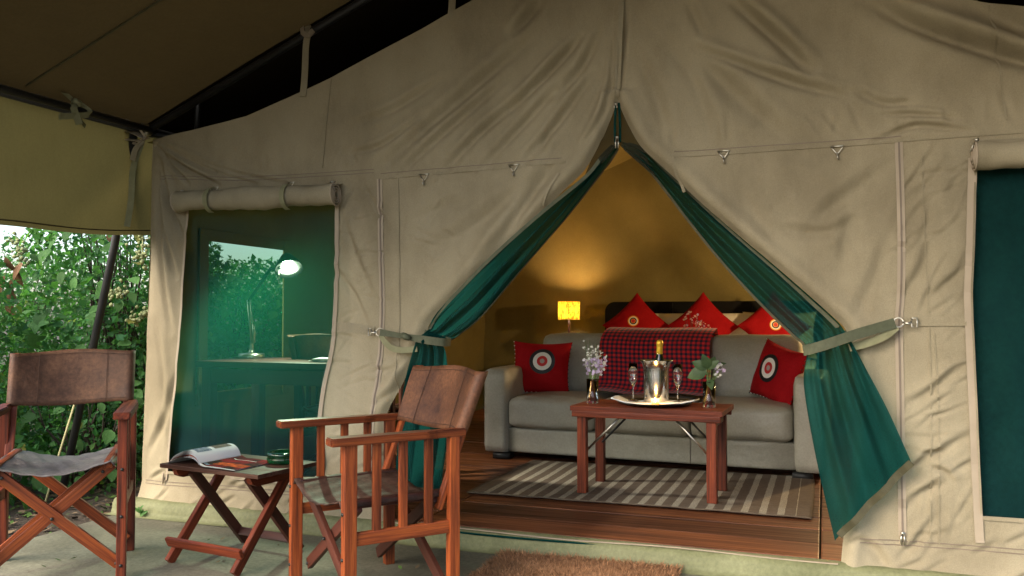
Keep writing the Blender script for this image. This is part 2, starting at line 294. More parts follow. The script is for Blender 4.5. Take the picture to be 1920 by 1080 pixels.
class VN:
    """tileable-free value noise on a random lattice"""
    def __init__(s, seed): s.g = np.random.default_rng(seed).random((97, 89))
    def __call__(s, x, y):
        x = np.asarray(x, float) + 300; y = np.asarray(y, float) + 300
        i = np.floor(x).astype(int); j = np.floor(y).astype(int); u = x - i; v = y - j; u = u * u * (3 - 2 * u); v = v * v * (3 - 2 * v)
        g = lambda a, b: s.g[a % 97, b % 89]
        return (g(i, j) * (1 - u) + g(i + 1, j) * u) * (1 - v) + (g(i, j + 1) * (1 - u) + g(i + 1, j + 1) * u) * v - .5
CREASES = [([(0.489, 2.286), (0.637, 2.134), (0.801, 1.951)], 0.025, 0.025), ([(0.344, 2.099), (0.572, 1.985), (0.759, 1.901), (0.93, 1.842)], 0.02, 0.016), ([(1.004, 2.219), (1.175, 2.103), (1.359, 2.008), (1.553, 1.916), (1.772, 1.825)], 0.03, 0.03), ([(0.289, 2.117), (0.443, 1.953), (0.592, 1.795), (0.726, 1.674)], 0.04, 0.015), ([(0.312, 2.309), (0.378, 2.141)], 0.02, 0.01), ([(0.221, 2.136), (0.332, 1.964), (0.419, 1.685)], 0.03, 0.01), ([(0.96, 1.86), (1.076, 1.797), (1.171, 1.799)], 0.015, 0.008), ([(1.035, 1.652), (1.151, 1.696), (1.226, 1.697), (1.372, 1.663)], 0.012, 0.01), ([(1.056, 1.756), (1.17, 1.747), (1.318, 1.72)], 0.01, 0.008), ([(0.094, 2.103), (0.174, 1.91), (0.218, 1.745)], 0.03, 0.01), ([(1.344, 2.175), (1.555, 2.047), (1.774, 1.942)], 0.04, 0.02), ([(-0.485, 2.239), (-0.344, 2.382)], 0.025, 0.015), ([(-0.485, 1.908), (-0.281, 2.083), (-0.169, 2.191)], 0.02, 0.018000000000000002), ([(-0.256, 1.948), (-0.145, 2.081), (-0.072, 2.228)], 0.02, 0.012), ([(-1.199, 1.656), (-0.832, 1.912), (-0.563, 2.1), (-0.356, 2.249)], 0.03, 0.012), ([(-1.069, 1.636), (-0.777, 1.857), (-0.485, 2.067)], 0.02, 0.01), ([(-0.831, 1.635), (-0.642, 1.809), (-0.42, 1.963)], 0.02, 0.012), ([(-0.642, 1.641), (-0.446, 1.819), (-0.231, 2.018)], 0.018000000000000002, 0.01), ([(-0.433, 1.648), (-0.257, 1.84), (-0.109, 2.03)], 0.02, 0.012), ([(-1.377, 1.759), (-1.142, 1.795), (-0.915, 1.919)], 0.015, 0.008), ([(-1.334, 1.9), (-1.085, 1.958), (-0.832, 2.076)], 0.02, 0.008), ([(-0.158, 1.702), (-0.061, 1.848), (-0.013, 1.997)], 0.015, 0.01), ([(0.006, 1.89), (0.021, 2.064), (0.035, 2.204), (0.036, 2.345)], 0.011000000000000001, 0.016), ([(-0.049, 1.883), (-0.018, 2.021), (-0.007, 2.185)], 0.012, 0.009000000000000001), ([(-2.526, 1.886), (-2.388, 1.754), (-2.299, 1.664)], 0.01, 0.015), ([(-2.526, 1.886), (-2.318, 1.75), (-2.11, 1.648)], 0.01, 0.015), ([(-2.515, 1.891), (-2.145, 1.725), (-1.877, 1.641)], 0.01, 0.009000000000000001), ([(-2.497, 1.896), (-2.077, 1.727), (-1.653, 1.621)], 0.01, 0.008), ([(-2.496, 1.804), (-2.42, 1.57), (-2.329, 1.368)], 0.015, 0.016), ([(-2.509, 1.776), (-2.472, 1.458), (-2.378, 1.172)], 0.015, 0.013999999999999999), ([(-2.519, 1.719), (-2.486, 1.287), (-2.416, 0.889)], 0.02, 0.012), ([(-2.516, 0.946), (-2.457, 0.607), (-2.468, 0.241)], 0.02, 0.009000000000000001), ([(-2.557, 0.236), (-2.436, 0.439), (-2.353, 0.694)], 0.02, 0.012), ([(-1.067, 1.227), (-0.748, 1.344), (-0.408, 1.549), (-0.282, 1.638)], 0.04, 0.01), ([(-0.641, 1.217), (-0.485, 1.383), (-0.307, 1.616)], 0.03, 0.02), ([(-1.025, 1.404), (-0.83, 1.471), (-0.642, 1.512)], 0.03, 0.006), ([(0.262, 1.559), (0.394, 1.35), (0.628, 1.167)], 0.04, 0.012), ([(0.794, 1.324), (0.895, 1.416), (1.111, 1.574)], 0.03, 0.012), ([(0.65, 1.319), (0.834, 1.297), (0.953, 1.34)], 0.025, 0.012), ([(0.902, 1.161), (0.933, 1.287), (0.954, 1.371)], 0.03, 0.012), ([(0.504, 1.501), (0.629, 1.298), (0.731, 1.165)], 0.03, 0.008), ([(0.948, 0.949), (1.028, 1.117), (1.088, 1.303)], 0.025, 0.008), ([(-2.055, 0.114), (-1.858, 0.074), (-1.605, 0.0)], 0.015, 0.008), ([(-1.433, 1.209), (-1.313, 1.077), (-1.223, 0.896)], 0.015, 0.012), ([(-1.375, 1.469), (-1.299, 1.258), (-1.195, 1.05)], 0.015, 0.01), ([(-1.222, 0.691), (-1.078, 0.719), (-0.994, 0.797)], 0.015, 0.01), ([(-1.192, 0.539), (-1.078, 0.619), (-1.022, 0.721)], 0.015, 0.012), ([(1.14, 0.356), (1.206, 0.421), (1.371, 0.53)], 0.016, 0.016), ([(1.206, 0.39), (1.26, 0.374), (1.287, 0.335)], 0.012, 0.012), ([(1.135, 0.621), (1.229, 0.685), (1.321, 0.768)], 0.016, 0.012), ([(0.937, 0.095), (1.014, 0.06), (1.051, -0.008)], 0.02, 0.013999999999999999), ([(1.11, 0.212), (1.204, 0.299), (1.278, 0.335)], 0.016, 0.012), ([(1.122, 1.032), (1.199, 1.155), (1.219, 1.257)], 0.02, 0.012), ([(1.215, 1.032), (1.308, 1.112), (1.364, 1.212)], 0.016, 0.01)]
RA = [(0.014, 1.732), (0.122, 1.69), (0.229, 1.573), (0.373, 1.429), (0.534, 1.279), (0.659, 1.166), (0.86, 0.975), (0.918, 0.903), (0.989, 0.762), (1.063, 0.608), (1.141, 0.417)]
RB = [(0.01, 1.714), (0.068, 1.659), (0.149, 1.577), (0.306, 1.365), (0.458, 1.17), (0.626, 0.982), (0.718, 0.889), (0.772, 0.828), (0.762, 0.693), (0.803, 0.419), (0.869, 0.099)]
LA = [(-0.009, 1.734), (-0.074, 1.673), (-0.147, 1.583), (-0.365, 1.42), (-0.576, 1.25), (-0.726, 1.113), (-0.881, 0.962), (-0.919, 0.885), (-0.952, 0.797), (-1.007, 0.596), (-1.042, 0.194)]
LB = [(-0.002, 1.715), (-0.05, 1.648), (-0.11, 1.581), (-0.265, 1.396), (-0.469, 1.17), (-0.659, 0.962), (-0.774, 0.878), (-0.812, 0.846), (-0.785, 0.775), (-0.768, 0.505), (-0.813, 0.147)]

# ---------------------------------------------------------------- the setting
def sheet(name, xs, ys, zf, material, kind='structure'):
    X, Y = np.meshgrid(xs, ys); Z = zf(X, Y); V = np.stack([X.ravel(), Y.ravel(), Z.ravel()], 1)
    o = pyd(name, V, gridf(len(xs), len(ys)), material); setp(o, kind=kind); return o
n1, n2, n3, n4 = VN(1), VN(2), VN(3), VN(4)
axis = lambda: np.unique(np.concatenate([np.linspace(-9, 9, 110), np.array([-2000, -600, -200, -80, -40, -20, 20, 40, 80, 200, 600, 2000.])]))
def gz(X, Y):
    near = np.clip((-2.72 - X) / .35, 0, 1) * (np.abs(X) < 12)
    return -.17 + near * (.03 * n1(X * 3, Y * 3) + .05 * n2(X * .8, Y * .8) + .05)
sheet('ground', axis(), axis(), gz, 'soil')
def pzf(X, Y): return PZ + .004 * n1(X * 2.2, Y * 3.1) + .002 * n2(X * 7, Y * 6)
pf = sheet('porch_floor', np.linspace(-2.67, 3.2, 120), np.linspace(-4.6, .3, 110), pzf, 'porch')
pyd('edge', *join_geo([tube_geo([(-2.665, y, PZ - .045 + .004 * math.sin(y * 3)) for y in np.linspace(-4.6, .3, 30)], .046, 10)]), 'porch', pf)
# dark boards of the tent deck: three bays of long boards, each board an object of its own
deck = setp(pyd('tent_floor', [(-2.56, .03, -.06), (2.56, .03, -.06), (2.56, 4.95, -.06), (-2.56, 4.95, -.06)], [(0, 1, 2, 3)], 'bolt', None, False), kind='structure')
bays = ((-2.55, -.962), (-.955, .810), (.817, 2.55)); bd = {}
for k in range(20):
    y0 = .028 + k * .246
    for b, (x0, x1) in enumerate(bays):
        if b not in bd:
            o = beam('plank', (x0, 0, -.019), (x1, 0, -.019), .2395, .036, 'deck', deck, bev=.005); bd[b] = o
        else: o = bd[b].copy(); COL.objects.link(o)
        o.location.y = y0 + .121; o.location.z = -.0187 + random.uniform(-.0012, .0007)
        if random.random() < .5: o.rotation_euler.z += math.pi

# ---------------------------------------------------------------- the tent
tent = thing('safari_tent', 'khaki canvas safari tent with open door and green netting windows', 'tent', (0, 0, 0))
GX = [-2.60, -2.3, -1.95, -1.627, -1.44, -1.0, -.67, -.3, 0, .3, .67, 1.0, 1.44, 1.627, 1.95, 2.3, 2.60]
GZ = [1.912, 1.945, 2.0, 2.092, 2.148, 2.31, 2.436, 2.60, 2.70, 2.60, 2.436, 2.31, 2.148, 2.092, 2.0, 1.945, 1.912]
gable = lambda x: np.interp(x, GX, GZ)
for (x0, x1) in ((-1.40, -1.18), (1.14, 1.36), (-1.05, -.75)):        # small slanting puckers beside the zips
    for k in range(46 if x1 - x0 < .25 else 8):
        cx = random.uniform(x0, x1); cz = random.uniform(.05, 1.6); a = random.gauss(.6, .35) * (1 if x0 > 0 else (1 if random.random() < .5 else -1)); l = random.uniform(.05, .13)
        dx, dz = math.cos(a) * l, math.sin(a) * l
        CREASES.append(([(cx - dx, cz - dz), (cx + random.uniform(-.015, .015), cz + random.uniform(-.015, .015)), (cx + dx, cz + dz)], random.uniform(.006, .013), random.uniform(.002, .0065)))
for k in range(26):                                                   # skirt puckers above the sill
    cx = random.choice((random.uniform(-2.55, -1.1), random.uniform(.9, 2.5))); cz = random.uniform(-.02, .14)
    CREASES.append(([(cx - .05, cz - .03), (cx, cz), (cx + .06, cz + random.uniform(.01, .06))], .011, random.uniform(.004, .009)))
for k in range(60):                                                   # puckers that hang from the long seam and pull at the windows
    if k < 40: cx = random.uniform(-2.3, 2.3); cz = 1.665 + random.uniform(0, .05); dx, dz = random.uniform(-.05, .05) + (.03 if cx < 0 else -.03), random.uniform(.04, .14)
    else: cx = random.choice((-1.0, 1.0)) * random.uniform(.55, 1.05); cz = random.uniform(1.0, 1.55); dx, dz = random.uniform(-.10, .10), random.uniform(-.08, .08)
    CREASES.append(([(cx, cz), (cx + dx * .5 + random.uniform(-.01, .01), cz + dz * .5), (cx + dx, cz + dz)], random.uniform(.006, .014), random.uniform(.0015, .004)))
for pts, w_, d_ in list(CREASES):                                     # the far half of the wall, out of the picture, hangs in the same way
    if pts[0][0] < -1.5: CREASES.append(([(-x, z) for x, z in pts], w_, d_))
DOOR_R = [(0, 1.905), (.046, 1.80), (.103, 1.70), (.229, 1.573), (.373, 1.429), (.534, 1.279), (.659, 1.166), (.86, .975), (.925, .90), (.945, .78), (.95, .6), (.93, .3), (.90, .08), (.87, -.2)]
DOOR_L = [(0, 1.905), (-.045, 1.80), (-.092, 1.705), (-.152, 1.61), (-.232, 1.538), (-.365, 1.42), (-.576, 1.25), (-.726, 1.113), (-.881, .962), (-.925, .885), (-.994, .746), (-1.078, .593), (-1.135, .464), (-1.12, .2), (-1.07, -.2)]
DOOR = [tuple(p) for p in smooth_path(DOOR_R[1:], 60)] + [tuple(p) for p in smooth_path(DOOR_L[1:], 60)[::-1]] + [(0, 1.905)]
WIN_L = [(-2.297, 1.56), (-2.33, 1.2), (-2.36, .8), (-2.39, .45), (-2.413, .14), (-2.0, .15), (-1.50, .17), (-1.487, .43), (-1.465, .62), (-1.43, .79), (-1.414, .95), (-1.405, 1.2), (-1.40, 1.56)]
WIN_R = [(1.385, 1.56), (1.372, 1.2), (1.366, 1.03), (1.374, .7), (1.384, .21), (2.40, .20), (2.33, .9), (2.30, 1.56)]
def pip(px, pz, poly):
    ins = np.zeros(px.shape, bool); n = len(poly)
    for i in range(n):
        x1, z1 = poly[i]; x2, z2 = poly[(i + 1) % n]
        if z1 == z2: continue
        c = ((z1 > pz) != (z2 > pz)) & (px < (x2 - x1) * (pz - z1) / (z2 - z1) + x1); ins ^= c
    return ins
def seg_near(px, pz, poly, closed=True):
    best = np.full(px.shape, 1e9); bx = px.copy(); bz = pz.copy(); sg = np.ones(px.shape); tt = np.zeros(px.shape); n = len(poly); m = n if closed else n - 1
    for i in range(m):
        x1, z1 = poly[i]; x2, z2 = poly[(i + 1) % n]; dx, dz = x2 - x1, z2 - z1; l2 = dx * dx + dz * dz + 1e-12
        t = np.clip(((px - x1) * dx + (pz - z1) * dz) / l2, 0, 1); qx = x1 + t * dx; qz = z1 + t * dz; d = np.hypot(px - qx, pz - qz)
        k = d < best; best = np.where(k, d, best); bx = np.where(k, qx, bx); bz = np.where(k, qz, bz)
        sg = np.where(k, np.sign(dx * (pz - z1) - dz * (px - x1)), sg); tt = np.where(k, (i + t) / m, tt)
    return best, bx, bz, sg, tt
CR = [(smooth_path(p, 10), w_, d_) for p, w_, d_ in CREASES]
def wall_y(x, z):
    """how far the hanging canvas of the front stands off its flat plane"""
    x = np.asarray(x, float); z = np.asarray(z, float); sh = x.shape; x = x.ravel(); z = z.ravel()
    y = .034 * n1(x * 1.1, z * .9) + .018 * n2(x * 3, z * 2.2) + .006 * n3(x * 9 + z * 4, z * 7 - x * 3)
    for P, w_, d_ in CR:
        m = 4 * w_; k = (x > P[:, 0].min() - m) & (x < P[:, 0].max() + m) & (z > P[:, 1].min() - m) & (z < P[:, 1].max() + m)
        if not k.any(): continue
        d, _, _, sg, t = seg_near(x[k], z[k], [tuple(q) for q in P], False); s = d * sg / w_
        y[k] += (1.9 if P[:, 1].max() > 1.6 else 1.2) * d_ * np.clip(np.sin(np.pi * np.clip(t, .02, .98)), 0, 1) ** .6 * (np.exp(-s * s) - .75 * np.exp(-((s - 1.7) / 1.25) ** 2) - .2 * np.exp(-((s + 2) / 1.5) ** 2))
    dd, _, _, _, _ = seg_near(x, z, DOOR); out = np.where(z < 1.95, 1, 0)
    y += out * (.022 * np.exp(-(dd / .014) ** 2) - .022 * np.exp(-((dd - .045) / .035) ** 2))      # the rolled door edge
    y -= .055 * np.clip((.10 - z) / .16, 0, 1) ** 1.6                                              # the skirt swings out over the sill
    y += .02 * np.clip((np.abs(x) - 2.45) / .12, 0, 1)
    return y.reshape(sh)
wy = lambda x, z: float(wall_y(np.array([x]), np.array([z]))[0])
nx, nz_ = 521, 300
ux = np.linspace(-1, 1, nx); vz = np.linspace(0, 1, nz_)
U, Vv = np.meshgrid(ux, vz)
Xw = U * (2.615 - .055 * Vv ** .8); top = gable(Xw); bot = -.045 + .012 * n2(Xw * 4, 0 * Xw)
Zw = bot + (top - bot) * Vv
idx = np.arange(nx * nz_).reshape(nz_, nx)
quads = np.stack([idx[:-1, :-1], idx[:-1, 1:], idx[1:, 1:], idx[1:, :-1]], -1).reshape(-1, 4)
xf, zf = Xw.ravel(), Zw.ravel(); cx, cz = xf[quads].mean(1), zf[quads].mean(1)
hole = np.zeros(len(quads), bool); snapx, snapz = xf.copy(), zf.copy()
for poly in (DOOR, WIN_L, WIN_R):
    h = pip(cx, cz, poly); hole |= h
    vb = np.zeros(len(xf), bool); vb[quads[h]] = True; vk = np.zeros(len(xf), bool); vk[quads[~h]] = True; k = vb & vk
    _, bx, bz, _, _ = seg_near(xf[k], zf[k], poly); snapx[k] = bx; snapz[k] = np.maximum(bz, zf[k].min())
xf, zf = snapx, snapz
yf = wall_y(xf, zf); keep = quads[~hole]
used = np.unique(keep); remap = -np.ones(len(xf), int); remap[used] = np.arange(len(used))
front = pyd('front_wall', np.stack([xf, yf, zf], 1)[used], remap[keep], 'canvas', tent)
def on_wall(pts, off=-.004, n=40):
    P = smooth_path(pts, n); return [(p[0], wy(p[0], p[1]) + off, p[1]) for p in P]
def wall_strip(name, pts, wd, material, parent=tent, off=-.004, n=46, thick=.003):
    return ribbon(name, on_wall(pts, off, n), lambda t: (pts[-1][1] - pts[0][1], 0, -(pts[-1][0] - pts[0][0])), wd, material, parent, thick, n)

# side and back walls, roof
ny = 60
def side_wall(s):
    ys = np.linspace(0, 4.92, 90); zs = np.linspace(-.05, 1.93, 50); Y, Z = np.meshgrid(ys, zs)
    X = s * (2.615 - .055 * ((Z + .05) / 1.98) ** .8) + .02 * n1(Y * 1.5, Z * 1.2) * np.clip(Y * 4, 0, 1) + .008 * n2(Y * 5, Z * 3) * np.clip(Y * 4, 0, 1)
    V = np.stack([X.ravel(), Y.ravel() + .02, Z.ravel()], 1); q = np.array(gridf(90, 50))
    if s < 0:                                        # the side window beside the desk
        c = V[q].mean(1); q = q[~((c[:, 1] > .42) & (c[:, 1] < 1.27) & (c[:, 2] > .50) & (c[:, 2] < 1.43))]
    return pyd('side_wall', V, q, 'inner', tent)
side_wall(-1); side_wall(1)
for (y0, y1, z0, z1) in ((.40, .47, .45, 1.48), (1.22, 1.29, .45, 1.48)):
    beam('window_binding', (-2.565, (y0 + y1) / 2, z0), (-2.565, (y0 + y1) / 2, z1), .012, .075, 'inner', tent)
beam('window_binding', (-2.568, .40, 1.445), (-2.568, 1.29, 1.445), .012, .07, 'inner', tent); beam('window_binding', (-2.58, .40, .48), (-2.58, 1.29, .48), .012, .07, 'inner', tent)
slope = lambda X: 1.93 + .405 * (2.6 - np.abs(X))
xs = np.linspace(-2.66, 2.66, 120); zs = np.linspace(0, 1, 70); X, Vb = np.meshgrid(xs, zs); Z = Vb * slope(X)
Y = 4.91 + .05 * n1(X * 1.1 + .5 * Z, Z * .8) + .12 * np.clip(n2(X * 1.9 + Z * 1.5, Z * .5 - X * .35), -.15, .5) + .014 * n3(X * 5 + Z * 3, Z * 2.5 - X * 2)
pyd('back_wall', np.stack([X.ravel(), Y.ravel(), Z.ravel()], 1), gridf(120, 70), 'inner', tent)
xs = np.linspace(-2.6, 2.6, 81); ys = np.linspace(0, 4.95, 60); X, Y = np.meshgrid(xs, ys); t = np.clip(Y / 1.1, 0, 1); t = t * t * (3 - 2 * t)
Z = gable(X) * (1 - t) + slope(X) * t + .01 * n1(X * 2, Y * 2)
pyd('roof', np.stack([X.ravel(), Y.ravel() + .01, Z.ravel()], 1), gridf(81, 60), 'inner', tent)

# netting screens
def screen(poly, name='window_screen', y=.012):
    xs_ = [p[0] for p in poly]; zs_ = [p[1] for p in poly]; A = np.linspace(min(xs_) - .03, max(xs_) + .03, 50); B = np.linspace(min(zs_) - .04, max(zs_) + .03, 70)
    X, Z = np.meshgrid(A, B); Y = wall_y(X, Z) + y + .02 + .012 * n2(X * 2, Z * 1.5) + .004 * n3(X * 8 + Z * 3, Z * 6)
    return pyd(name, np.stack([X.ravel(), Y.ravel(), Z.ravel()], 1), gridf(50, 70), 'screen', tent)
screen(WIN_L); screen(WIN_R)
A_, B_ = np.meshgrid(np.linspace(1.28, 2.48, 60), np.linspace(.05, 1.62, 60)); pyd('inner_curtain', np.stack([A_.ravel(), (.12 + .10 * n1(A_ * 4 + B_, B_ * 1.6) + .04 * n2(A_ * 7 - B_ * 2, B_ * 3)).ravel(), B_.ravel()], 1), gridf(60, 60), 'inner_teal', tent)
wall_strip('window_zip', [p for p in WIN_L[::-1]][0:8], .022, 'canvas_edge', off=-.008)
wall_strip('window_zip', WIN_L[:5] + [(-2.43, .11)], .012, 'canvas_edge', off=-.006)
wall_strip('window_hem', [(-2.41, .145), (-2.0, .152), (-1.51, .172)], .015, 'canvas', off=-.006)
wall_strip('window_zip', [(1.374, 1.56), (1.360, 1.2), (1.352, 1.03), (1.36, .7), (1.372, .21), (1.376, .12)], .030, 'canvas_edge', off=-.008)
wall_strip('window_zip_seam', [(1.383, 1.54), (1.370, 1.2), (1.363, 1.03), (1.371, .7), (1.382, .23)], .006, 'canvas', off=-.012)
wall_strip('window_hem', [(1.384, .212), (1.8, .215), (2.4, .205)], .015, 'canvas', off=-.006)

# door zips, seams, eyelet bands
zl = [(-1.164, 1.626), (-1.160, 1.3), (-1.151, 1.05), (-1.152, .9), (-1.165, .7), (-1.19, .46), (-1.185, .2), (-1.17, .06)]
zr = [(1.121, 1.64), (1.125, 1.3), (1.120, 1.05), (1.112, .93), (1.113, .6), (1.113, .12)]
for zz in (zl, zr):
    wall_strip('door_zip', zz, .028, 'canvas_edge', off=-.003, n=70); wall_strip('door_zip_coil', zz, .006, 'zip_coil', off=-.007, n=70)
wall_strip('seam', [(-1.065, 1.628), (-1.06, 1.2), (-1.055, .9), (-1.07, .6)], .006, 'canvas', off=-.003)
wall_strip('seam', [(-1.17, 1.628), (-.9, 1.634), (-.5, 1.644), (-.23, 1.650)], .010, 'canvas', off=-.003)
wall_strip('seam', [(.235, 1.645), (.6, 1.642), (1.13, 1.645)], .010, 'canvas', off=-.003)
wall_strip('seam', [(1.13, 1.645), (1.55, 1.648), (2.4, 1.66)], .006, 'canvas', off=-.003)
wall_strip('seam', [(-1.44, 2.14), (-1.47, 1.9), (-1.49, 1.70)], .006, 'canvas', off=-.003)
wall_strip('seam', [(1.44, 2.14), (1.47, 1.9), (1.49, 1.70)], .006, 'canvas', off=-.003)
wall_strip('placket', [(.004, 1.92), (.012, 2.05), (.022, 2.2), (.03, 2.45)], .022, 'canvas', off=-.006)
wall_strip('flap_zip', [(.245, 1.64), (.258, 1.57), (.29, 1.49)], .012, 'canvas', off=-.004)
wall_strip('flap_zip', [(-.255, 1.60), (-.30, 1.53), (-.335, 1.46)], .010, 'canvas', off=-.005)
wall_strip('strap_band', [(-1.405, .915), (-1.30, .908), (-1.19, .893)], .045, 'canvas', off=-.005)
wall_strip('strap_band', [(1.15, .943), (1.25, .945), (1.345, .945)], .036, 'canvas', off=-.005)
wall_strip('wall_panel_seam', [(1.20, 1.6), (1.21, 1.2), (1.22, .7), (1.21, .1)], .005, 'canvas', off=-.002); wall_strip('wall_panel_seam', [(1.235, .9), (1.245, .6), (1.24, .1)], .005, 'canvas', off=-.002)

for a_, b_ in (([(-2.5, 1.70), (-1.9, 1.665), (-1.2, 1.66)], 'canvas'), ([(-2.58, .075), (-2.0, .085), (-1.15, .08)], 'canvas'), ([(.96, .085), (1.6, .09), (2.55, .08)], 'canvas')):
    for dz in (0, .016): wall_strip('stitch_line', [(x, z + dz) for x, z in a_], .0035, 'zip_coil', off=-.0016, n=60, thick=.0015)
for dz in (.012,):
    wall_strip('stitch_line', [(-1.16, 1.640 + dz), (-.5, 1.652 + dz), (-.25, 1.657 + dz)], .003, 'zip_coil', off=-.0016, n=50, thick=.0015); wall_strip('stitch_line', [(.25, 1.652 + dz), (.7, 1.650 + dz), (1.13, 1.652 + dz)], .003, 'zip_coil', off=-.0016, n=50, thick=.0015)
def hook(x, z, s=1.0, parent=tent):
    y = wy(x, z) - .010; P = lambda a, b: (x + a * s, y, z + b * s)
    g = tube_geo([P(-.024, .012), P(.024, .012), P(.004, -.016), P(-.004, -.016), P(-.024, .012)], .0028 * s, 6)
    h = tube_geo([P(0, -.014), P(0, -.030), (x + .003 * s, y - .004, z - .040 * s), (x + .002 * s, y - .012 * s, z - .040 * s), (x, y - .014 * s, z - .028 * s)], .0034 * s, 6)
    v, f = join_geo([g, h]); return pyd('blind_hook', v, f, 'steel', parent)
for hx, hz in ((-.923, 1.622), (-.471, 1.638), (.456, 1.64), (.897, 1.628)): hook(hx, hz)

def zip_pull(name, x, y, z, parent, tilt=0.0, s=1.0):
    g = []
    for a in (-.0042, .0042): g.append(tube_geo([(x + a, y, z), (x + a * 1.5 + tilt * .02, y - .003, z - .018 * s), (x + a * 1.3 + tilt * .045, y - .004, z - .040 * s)], .0032, 6))
    g.append(tube_geo([(x - .007, y, z + .004), (x + .007, y, z + .004)], .006, 8)); v, f = join_geo(g)
    return pyd(name, v, f, 'steel', parent)
zip_pull('zip_pull', 1.113, wy(1.113, .12) - .012, .13, tent)
zip_pull('zip_pull', -1.405, wy(-1.40, 1.6) - .055, 1.615, tent, tilt=.4)
zip_pull('zip_pull', -2.30, wy(-2.3, 1.6) - .05, 1.615, tent); zip_pull('zip_pull', 1.385, wy(1.38, 1.6) - .035, 1.62, tent, tilt=-.4)
tube('zip_toggle', [(-2.43, wy(-2.43, .14) - .01, .15), (-2.432, wy(-2.43, .1) - .014, .12), (-2.434, wy(-2.43, .1) - .012, .085)], [.002, .007, .004], 'canvas_edge', tent)

# rolled-up canvas blinds above the windows
def blind(x0, x1, zc0, zc1, hooks):
    N = 40; nt_ = 96; V = []
    for i in range(N):
        t = i / (N - 1); x = x0 + (x1 - x0) * t; zc = zc0 + (zc1 - zc0) * t
        for k in range(nt_):
            a = k / (nt_ - 1); th = a * 2 * math.pi * 3.6; r = .058 - .046 * a
            th += math.pi * .55
            sag = -.006 * math.sin(t * math.pi * 3) * math.sin(th); wob = 1 + .05 * math.sin(x * 23 + th) + .04 * math.sin(x * 61 + 2 * th)
            V.append((x + (.012 * (1 - a) if x1 > 0 else 0), -.055 + r * .95 * wob * math.cos(th), zc + r * wob * math.sin(th) + sag))
    b = pyd('window_blind', V, gridf(nt_, N), 'canvas', tent)
    for e in (0, N - 1):                                           # bound edge, rolled into a spiral at each end
        pts = V[e * nt_:(e + 1) * nt_]; tube('edge_binding', pts[::2], .0042, 'canvas_edge', b, 6)
    V2 = [(x0 + (x1 - x0) * i / 39, (-.055 + .02) * (1 - j / 5) + (wy(x0 + (x1 - x0) * i / 39, 1.635) - .006) * j / 5, (zc0 + (zc1 - zc0) * i / 39 + .05) * (1 - j / 5) + (1.628 - .012 * i / 39) * j / 5) for j in range(6) for i in range(40)]
    pyd('blind_flap', V2, gridf(40, 6), 'canvas', b)
    for hx in hooks:
        t = (hx - x0) / (x1 - x0); zc = zc0 + (zc1 - zc0) * t
        ring = [(hx + random.uniform(-.001, .001), -.055 + .064 * math.cos(a), zc + .064 * math.sin(a)) for a in np.linspace(-.3, 2 * math.pi - 1.7, 22)]
        ribbon('blind_strap', ring[8:] , (1, 0, 0), .026, 'strap_light', b, .003, 24)
        h = hook(hx + .012, 1.618, .8, b); h.location.y = -.055
    return b
blind(-2.325, -1.372, 1.562, 1.552, (-2.10, -1.64)); blind(1.365, 2.33, 1.556, 1.565, (1.64, 2.10))

# netting door curtains, gathered by webbing straps
def curtain(A, B, side):
    nr, nc = 150, 90
    a = smooth_path(A, nr); b = smooth_path(B, nr); rows = np.linspace(0, 1, nr); cols = np.linspace(0, 1, nc)
    T, C_ = np.meshgrid(rows, cols, indexing='ij'); st = .70
    X = a[:, 0][:, None] * (1 - C_) + b[:, 0][:, None] * C_; Z = a[:, 1][:, None] * (1 - C_) + b[:, 1][:, None] * C_
    dn = np.clip((T - st) / (1 - st), 0, 1); up_ = np.clip(T / st, 0, 1)
    ph = n4(C_ * 2.2 + side * 9, T * 2.2) * 4.5
    amp = np.where(T < st, .012 + .018 * np.sin(np.pi * up_) + .004, .012 + .030 * dn)
    Yp = amp * (1 - .65 * np.clip((dn - .55) / .45, 0, 1)) * (np.sin(C_ ** 1.25 * 2 * np.pi * 2.3 + ph + side) + (.55 * np.sin(C_ * 2 * np.pi * 6.1 + 2.5 * ph)) * np.exp(-((T - st) / .20) ** 2))
    Yp += -.05 * np.exp(-((T - st) / .05) ** 2) * np.sin(np.pi * C_)                 # bunched where the strap holds it
    base = np.interp(T, [0, .3, st - .035, st + .03, 1], [.055, .05, .045, -.07, -.075])
    Y = base + Yp
    o = pyd('door_curtain', np.stack([X.ravel(), Y.ravel(), Z.ravel()], 1), [(i * nc + j, i * nc + j + 1, (i + 1) * nc + j + 1, (i + 1) * nc + j) for i in range(nr - 1) for j in range(nc - 1)], 'netting', tent)
    P3 = np.stack([X, Y, Z], -1)
    ribbon('hem_binding', P3[-1, ::6] + np.array((0, -.003, 0)), (b[-1] - a[-1])[1] * np.array((1, 0, 0)) + (b[-1] - a[-1])[0] * np.array((0, 0, -1)) * 1.0, .026, 'bind', o, .006, 40)
    ribbon('edge_binding', P3[2:int(nr * .72):6, -1] + np.array((0, -.002, 0)), (.6, 0, .6), .010, 'bind', o, .004, 50)
    ribbon('edge_tape', P3[4:int(nr * .70):6, 8 if side > 0 else 3] + np.array((0, -.004, 0)), (.6, 0, .6 * side), .016, 'strap', o, .003, 50)
    return o
cR = curtain(RA, RB, 1); cL = curtain(LA, LB, -1)
sR = ribbon('tie_strap', [(.95, .01, .90), (.85, .045, .855), (.775, .0, .832), (.768, -.085, .830), (.84, -.115, .853), (.95, -.095, .893), (1.03, -.065, .918), (1.095, -.05, .938)], (-.15, 0, 1), .040, 'strap', cR, .003, 60)
ribbon('strap_tail', [(.93, -.06, .842), (1.0, -.055, .862), (1.06, -.05, .89), (1.10, -.045, .925)], (-.3, 0, 1), .030, 'strap_light', cR, .003, 30)
